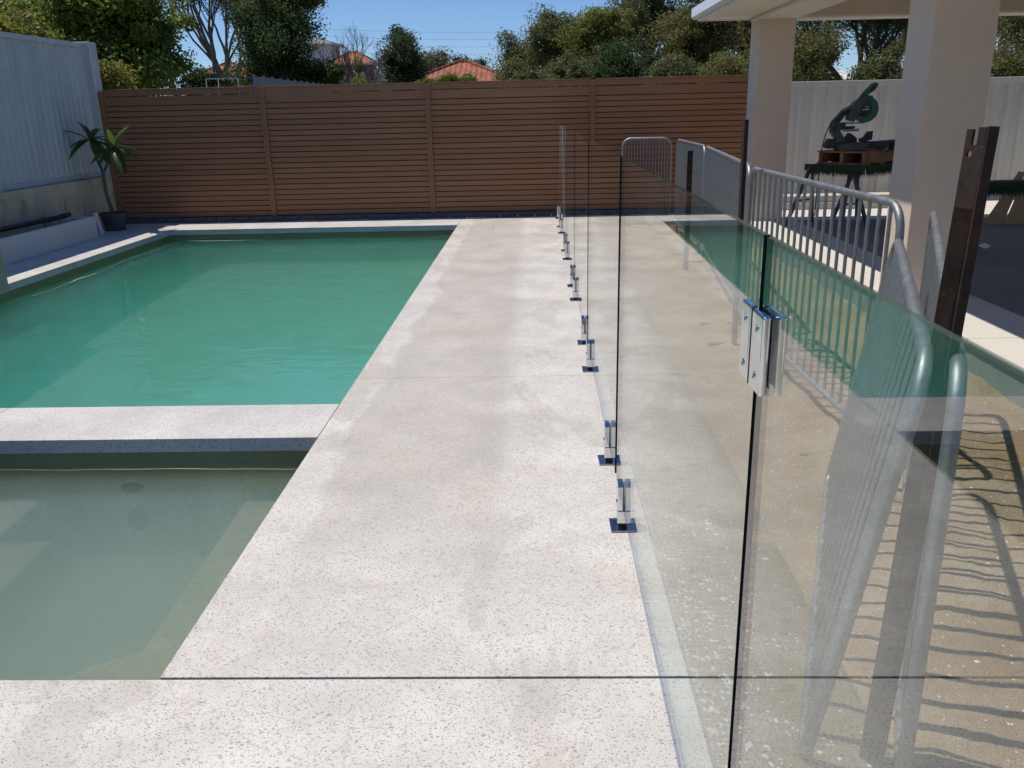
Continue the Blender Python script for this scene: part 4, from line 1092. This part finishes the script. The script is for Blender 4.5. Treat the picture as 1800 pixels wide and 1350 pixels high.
branch_tree('bare_gum_tree', 'slender gum with sparse foliage next to the bright broadleaf tree', gp(325, 34), 2.5, 0.09, 5, 8, 'leaf_grey', 26, 0.42, 0.22, 0.06, 'bark_grey', stems=1, spread=0.5, shrink=0.8, up=0.3)
blob_px('dense_tree', 'dense dark green tree with feathery top left of centre', 415, 545, -40, 175, 30, 130, 150, 0.62, 0.20, 0.09, 'leaf_dark', 'bark_dark', 21, rt=0.2, dr=1.6)
blob_px('feathery_tree', 'lighter feathery tree top spreading over the dense dark tree', 430, 575, -60, 75, 31.5, 70, 120, 0.42, 0.22, 0.08, 'leaf_acacia', 'bark_grey', 22, rt=0.14, dr=1.3)
blob_px('dark_shrub', 'dark leafy shrub mass right of the dense dark tree', 505, 600, 85, 185, 30, 60, 150, 0.40, 0.17, 0.08, 'leaf_dark', 'bark_dark', 23, rt=0.1, dr=1.0, cat='shrub')
blob_px('dark_shrub', 'dark undergrowth behind the white pipe frame', 285, 450, 105, 215, 33, 60, 130, 0.5, 0.18, 0.08, 'leaf_dark', 'bark_dark', 24, rt=0.1, dr=1.2, cat='shrub')
branch_tree('leafless_tree', 'leafless reddish tree with fine twigs near the centre', gp(668, 40), 1.42, 0.11, 7, 31, None, bark='twig_red', stems=2, spread=0.48, shrink=0.77, up=0.25, kids=(2, 3))
blob_px('dense_tree', 'dark bushy tree just right of the leafless tree', 675, 755, 62, 185, 42, 80, 140, 0.55, 0.24, 0.09, 'leaf_pine', 'bark_dark', 32, rt=0.15, dr=1.2)
blob_px('dense_tree', 'narrow top of the bushy tree beside the leafless tree', 690, 722, 42, 110, 42.5, 24, 120, 0.36, 0.22, 0.08, 'leaf_pine', 'bark_dark', 33, rt=0.1, dr=0.6)
blob_px('far_tree', 'hazy olive tree behind the red tiled roof, left', 735, 800, 82, 150, 75, 40, 120, 0.8, 0.38, 0.16, 'leaf_grey', 'bark_grey', 34, rt=0.2, dr=2)
blob_px('far_tree', 'distant dark tree on the skyline above the red roof', 785, 860, 98, 150, 95, 40, 110, 0.9, 0.45, 0.2, 'leaf_dark', 'bark_grey', 35, rt=0.2, dr=2.4)
blob_px('clipped_hedge', 'dark green hedge below the red tiled roof', 735, 832, 124, 190, 38, 60, 150, 0.36, 0.16, 0.09, 'leaf_bright', 'bark_dark', 36, rt=0.08, dr=0.8, cat='hedge')
blob_px('cypress', 'small columnar cypress before the white gables', 626, 641, 108, 200, 39, 26, 150, 0.2, 0.12, 0.05, 'leaf_acacia', 'bark_dark', 37, rt=0.06, dr=0.2)
blob_px('low_shrub', 'low shrub peeping over the brown fence near the white gables', 605, 665, 138, 190, 34, 26, 130, 0.3, 0.14, 0.07, 'leaf_acacia', 'bark_dark', 38, rt=0.06, cat='shrub')
# right of centre: gums
blob_px('gum_tree', 'open crowned gum tree at left end of the right-hand tree belt', 868, 960, 48, 165, 34, 48, 120, 0.52, 0.24, 0.07, 'leaf_gum', 'bark_pale', 41, rt=0.14, dr=1.0, shellness=0.7)
blob_px('gum_tree', 'tall gum tree with sky gaps against the blue', 925, 1012, -12, 170, 31, 62, 125, 0.50, 0.22, 0.07, 'leaf_gum', 'bark_pale', 42, rt=0.16, dr=1.0, shellness=0.7)
blob_px('acacia_tree', 'yellow green acacia crown in the right-hand tree belt', 1000, 1125, -5, 150, 30, 95, 135, 0.50, 0.22, 0.07, 'leaf_acacia', 'bark_grey', 43, rt=0.16, dr=1.3)
blob_px('gum_tree', 'tall dark gum rising out of frame behind the acacia', 1080, 1200, -90, 160, 35, 110, 130, 0.66, 0.24, 0.08, 'leaf_gum', 'bark_pale', 44, rt=0.2, dr=1.5)
blob_px('gum_tree', 'broad olive gum left of the patio eave', 1150, 1300, -30, 175, 27, 115, 140, 0.52, 0.20, 0.07, 'leaf_gum_olive', 'bark_pale', 45, rt=0.17, dr=1.4)
blob_px('gum_tree', 'olive gum just behind the far patio column', 1270, 1420, -40, 180, 29, 110, 130, 0.55, 0.20, 0.07, 'leaf_gum_olive', 'bark_pale', 46, rt=0.17, dr=1.4)
for (a, c, d, D, lf_, lab, sd) in ((950, 1065, 78, 26, 'leaf_gum', 'low dark bush behind the fence below the tall gum', 51), (1040, 1150, 70, 25, 'leaf_dark', 'dark bush below the yellow green acacia', 52),
                               (880, 965, 108, 27, 'leaf_gum', 'small bush at the left foot of the tree belt', 53), (1130, 1260, 85, 23.5, 'leaf_gum', 'grey green bush below the broad olive gum', 54), (1225, 1330, 95, 22, 'leaf_gum_olive', 'olive bush beside the far patio column', 55)):
    blob_px('understorey_bush', lab, a, c, d, 195, D, 60, 140, 0.38, 0.17, 0.06, lf_, 'bark_pale', sd, rt=0.07, dr=0.9, cat='shrub')
# behind the patio
branch_tree('gum_tree', 'dark gum with visible limbs seen between the patio columns', gp(1490, 26), 1.55, 0.17, 5, 61, 'leaf_pine', 60, 0.42, 0.17, 0.06, 'bark_dark', stems=2, spread=0.62, shrink=0.8, up=0.12)
blob_px('understorey_bush', 'olive bush above the cream fence between the columns', 1375, 1480, 40, 190, 22, 70, 140, 0.40, 0.16, 0.06, 'leaf_gum_olive', 'bark_pale', 62, rt=0.08, dr=0.9, cat='shrub')
blob_px('understorey_bush', 'lower grey green bush above the cream fence by the near column', 1470, 1620, 92, 190, 21, 60, 140, 0.36, 0.15, 0.06, 'leaf_gum', 'bark_pale', 63, rt=0.08, dr=0.9, cat='shrub')
branch_tree('gum_tree', 'thin leaved gum tree left of the near patio column', gp(1585, 30), 1.3, 0.11, 5, 64, 'leaf_gum', 30, 0.36, 0.18, 0.06, 'bark_pale', stems=1, spread=0.6, shrink=0.8)
branch_tree('gum_tree', 'bare limbed gum at the right edge behind the patio', gp(1775, 24), 1.5, 0.14, 5, 67, 'leaf_gum', 34, 0.36, 0.17, 0.06, 'bark_pale', stems=2, spread=0.62, shrink=0.8)
blob_px('understorey_bush', 'olive bush above the cream fence at the right edge', 1690, 1840, 70, 190, 20, 55, 140, 0.36, 0.15, 0.06, 'leaf_gum_olive', 'bark_pale', 66, rt=0.08, dr=0.9, cat='shrub')

# houses
def hip_house(name, label, cx_, cy_d, wx, wy, ze, zr, ridge, roofm, wallm, windows, grp='houses beyond the fences'):
    h = thing(name, label, 'house', (cx_, cy_d, gz), 0, grp); ev = 0.45
    b = MB(); b.box(cx_ - wx / 2, cx_ + wx / 2, cy_d - wy / 2, cy_d + wy / 2, gz, ze - 0.02); build(b, 'wall', wallm, h)
    X0, X1, Y0, Y1 = cx_ - wx / 2 - ev, cx_ + wx / 2 + ev, cy_d - wy / 2 - ev, cy_d + wy / 2 + ev
    vs = [(X0, Y0, ze), (X1, Y0, ze), (X1, Y1, ze), (X0, Y1, ze), (cx_ - ridge / 2, cy_d, zr), (cx_ + ridge / 2, cy_d, zr)]
    b = MB(); b.add(vs, [(0, 1, 5, 4), (1, 2, 5), (2, 3, 4, 5), (3, 0, 4), (3, 2, 1, 0)]); rf = build(b, 'roof', roofm, h)
    b = MB()
    for i, j in ((0, 4), (1, 5), (2, 5), (3, 4), (4, 5)): b.tube([Vector(vs[i]) + Vector((0, 0, .03)), Vector(vs[j]) + Vector((0, 0, .03))], 0.09, 6)
    build(b, 'ridge_tiles', roofm, rf)
    b = MB(); b.box(X0 - .06, X1 + .06, Y0 - .08, Y0 - 0.005, ze - 0.16, ze - 0.01); b.box(X1 + 0.005, X1 + .08, Y0, Y1, ze - 0.16, ze - 0.01); build(b, 'gutter', 'wall_white_far', rf)
    for (x0, x1, z0, z1) in windows:
        b = MB(); b.box(cx_ + x0, cx_ + x1, cy_d - wy / 2 - 0.05, cy_d - wy / 2 - 0.003, z0, z1); wn = build(b, 'window', 'wall_white_far', h)
        b = MB(); b.box(cx_ + x0 + .08, cx_ + x1 - .08, cy_d - wy / 2 - 0.062, cy_d - wy / 2 - 0.052, z0 + .08, z1 - .08); build(b, 'pane', 'window_glass_far', wn)
    return h
q = at(814, 109, 52); e = at(860, 140, 48)
hip_house('tiled_house', 'house with red tiled hip roof in the centre of the skyline', q.x, 52, 5.4, 6.0, 2.9, q.z, 0.5, 'roof_tile_red', 'wall_brick_far', [(0.9, 2.1, 1.0, 2.3), (-2.0, -0.6, 1.0, 2.3)])
q = at(618, 92, 85)
hip_house('tiled_house', 'distant house with orange tiled roof left of the leafless tree', q.x + 0.2, 85, 3.2, 5, q.z - 1.1, q.z, 0.8, 'roof_tile_orange', 'wall_brick_far', [(-1.2, -0.2, 3.4, 4.6)])
q = at(404, 112, 66)
hip_house('tiled_house', 'distant orange roofed house behind the open gum at left', q.x, 66, 4.0, 5, q.z - 1.1, q.z, 0.8, 'roof_tile_orange', 'wall_white_far', [(-0.8, 0.6, 1.5, 2.8)])
q = at(918, 122, 70)
hip_house('tiled_house', 'red roofed house half hidden by the gum trees', q.x, 70, 6.0, 5, q.z - 1.1, q.z, 1.0, 'roof_tile_red', 'wall_white_far', [(-2.0, -0.8, 1.4, 2.6)])
q = at(1440, 128, 60)
hip_house('white_house', 'white house glimpsed through the trees above the cream fence', q.x, 60, 3.2, 4, q.z - 0.5, q.z + 0.3, 0.5, 'wall_white_far', 'wall_white_far', [(-0.6, 0.6, 1.4, 2.6)])
q = at(545, 84, 95)
hip_house('white_house', 'white two storey house behind the dark shrub', q.x, 95, 5.2, 5, q.z + 0.2, q.z + 1.0, 1.0, 'roof_grey_far', 'wall_white_far', [(-1.6, -0.4, 4.6, 6.0), (0.6, 1.8, 4.6, 6.0)])
# white gabled house: two gables facing us
gh = thing('gabled_house', 'low white house with two grey gables near the cypress', 'house', (-7.9, 43, gz), 0, 'houses beyond the fences')
for (pa, pb, pt_) in ((600, 636, 126), (634, 674, 124)):
    a, c = at(pa, 146, 42), at(pb, 146, 42); t_ = at((pa + pb) / 2, pt_, 42)
    b = MB(); b.prism([(a.x + .15, gz), (c.x - .15, gz), (c.x - .15, a.z), ((a.x + c.x) / 2, t_.z - 0.08), (a.x + .15, a.z)], 42.2, 46.5, 'y'); build(b, 'wall', 'wall_white_far', gh)
    b = MB()
    xm = (a.x + c.x) / 2
    for sx, xe in ((-1, a.x), (1, c.x)):
        b.add([(xe, 41.9, a.z - .05), (xm, 41.9, t_.z), (xm, 46.8, t_.z), (xe, 46.8, a.z - .05), (xe, 41.9, a.z + .05), (xm, 41.9, t_.z + .10), (xm, 46.8, t_.z + .10), (xe, 46.8, a.z + .05)],
              [(0, 1, 2, 3), (4, 7, 6, 5), (0, 4, 5, 1), (3, 2, 6, 7), (0, 3, 7, 4), (1, 5, 6, 2)])
    build(b, 'roof', 'roof_grey_far', gh)
    b = MB()
    for xe in (a.x, c.x): b.bar((xe, 41.86, a.z), (xm, 41.86, t_.z + .05), 0.05, 0.16)
    build(b, 'barge_board', 'wall_white_far', gh)
    b = MB(); b.box(xm - 0.28, xm + 0.28, 42.14, 42.197, a.z - 0.7, a.z - 0.15); build(b, 'window', 'window_glass_far', gh)

# neighbour's receding grey fibre cement fence and a white pipe frame
nf = thing('neighbour_fence', 'grey panelled fence receding beyond the brown fence at left', 'fence', (-6.3, 22, gz))
A_, B_ = at(446, 133, 17.5), at(584, 150, 27.0)
n_ = 12
for k in range(n_):
    p, q = A_.lerp(B_, k / n_), A_.lerp(B_, (k + 1) / n_); d = (q - p).normalized() * 0.03
    b = MB(); b.bar(Vector((p.x, p.y, (p.z + gz) / 2)) + d, Vector((q.x, q.y, (q.z + gz) / 2)) - d, 0.03, p.z - gz - 0.02); build(b, 'panel', 'fibro_grey', nf)
    b = MB(); b.bar((p.x, p.y, gz), (p.x, p.y, p.z + 0.02), 0.045, 0.045); build(b, 'post', 'roof_grey_far', nf)
pf = thing('clothes_frame', 'white pipe frame standing beyond the brown fence at left', 'frame', (-9.6, 22, gz))
a, c = at(362, 139, 22), at(418, 138, 22)
b = MB(); b.tube([a, c], 0.014, 8); build(b, 'rail', 'steel_bright', pf)
for u in (a, a.lerp(c, 0.38), c):
    b = MB(); b.tube([(u.x, u.y, gz), u], 0.011, 8); build(b, 'upright', 'steel_bright', pf)

# overhead wires with their poles
poles = []
for px_, lab in ((470, 'timber power pole hidden behind the dense dark tree'), (985, 'timber power pole hidden behind the tall gum')):
    pz = at(px_, 62, 120); t_ = thing('power_pole', lab, 'power pole', (pz.x, 120, gz), 0, 'power poles carrying the overhead wires')
    b = MB(); b.tube([(pz.x, 120, gz), (pz.x, 120, pz.z + 1.6)], [0.16, 0.11], 8); build(b, 'shaft', 'bark_grey', t_)
    for dz in (1.4, -0.9):
        b = MB(); b.box(pz.x - 0.9, pz.x + 0.9, 119.8, 120.2, pz.z + dz - .08, pz.z + dz + .08); build(b, 'crossarm', 'bark_grey', t_)
    poles.append(pz)
for (ya, yb, lab) in ((44, 54, 'top overhead wire crossing the blue sky'), (57, 66, 'second overhead wire crossing the blue sky'), (70, 79, 'third overhead wire crossing the blue sky'), (84, 92, 'lowest overhead wire crossing the blue sky')):
    p, q = at(470, ya, 120), at(985, yb, 120)
    pts = [p.lerp(q, k / 16) - Vector((0, 0, 0.5 * (1 - (2 * k / 16 - 1) ** 2))) for k in range(17)]
    b = MB(); b.tube(pts, 0.013, 5); tag(build(b, 'overhead_wire', 'wire'), lab, 'wire', 'overhead wires')
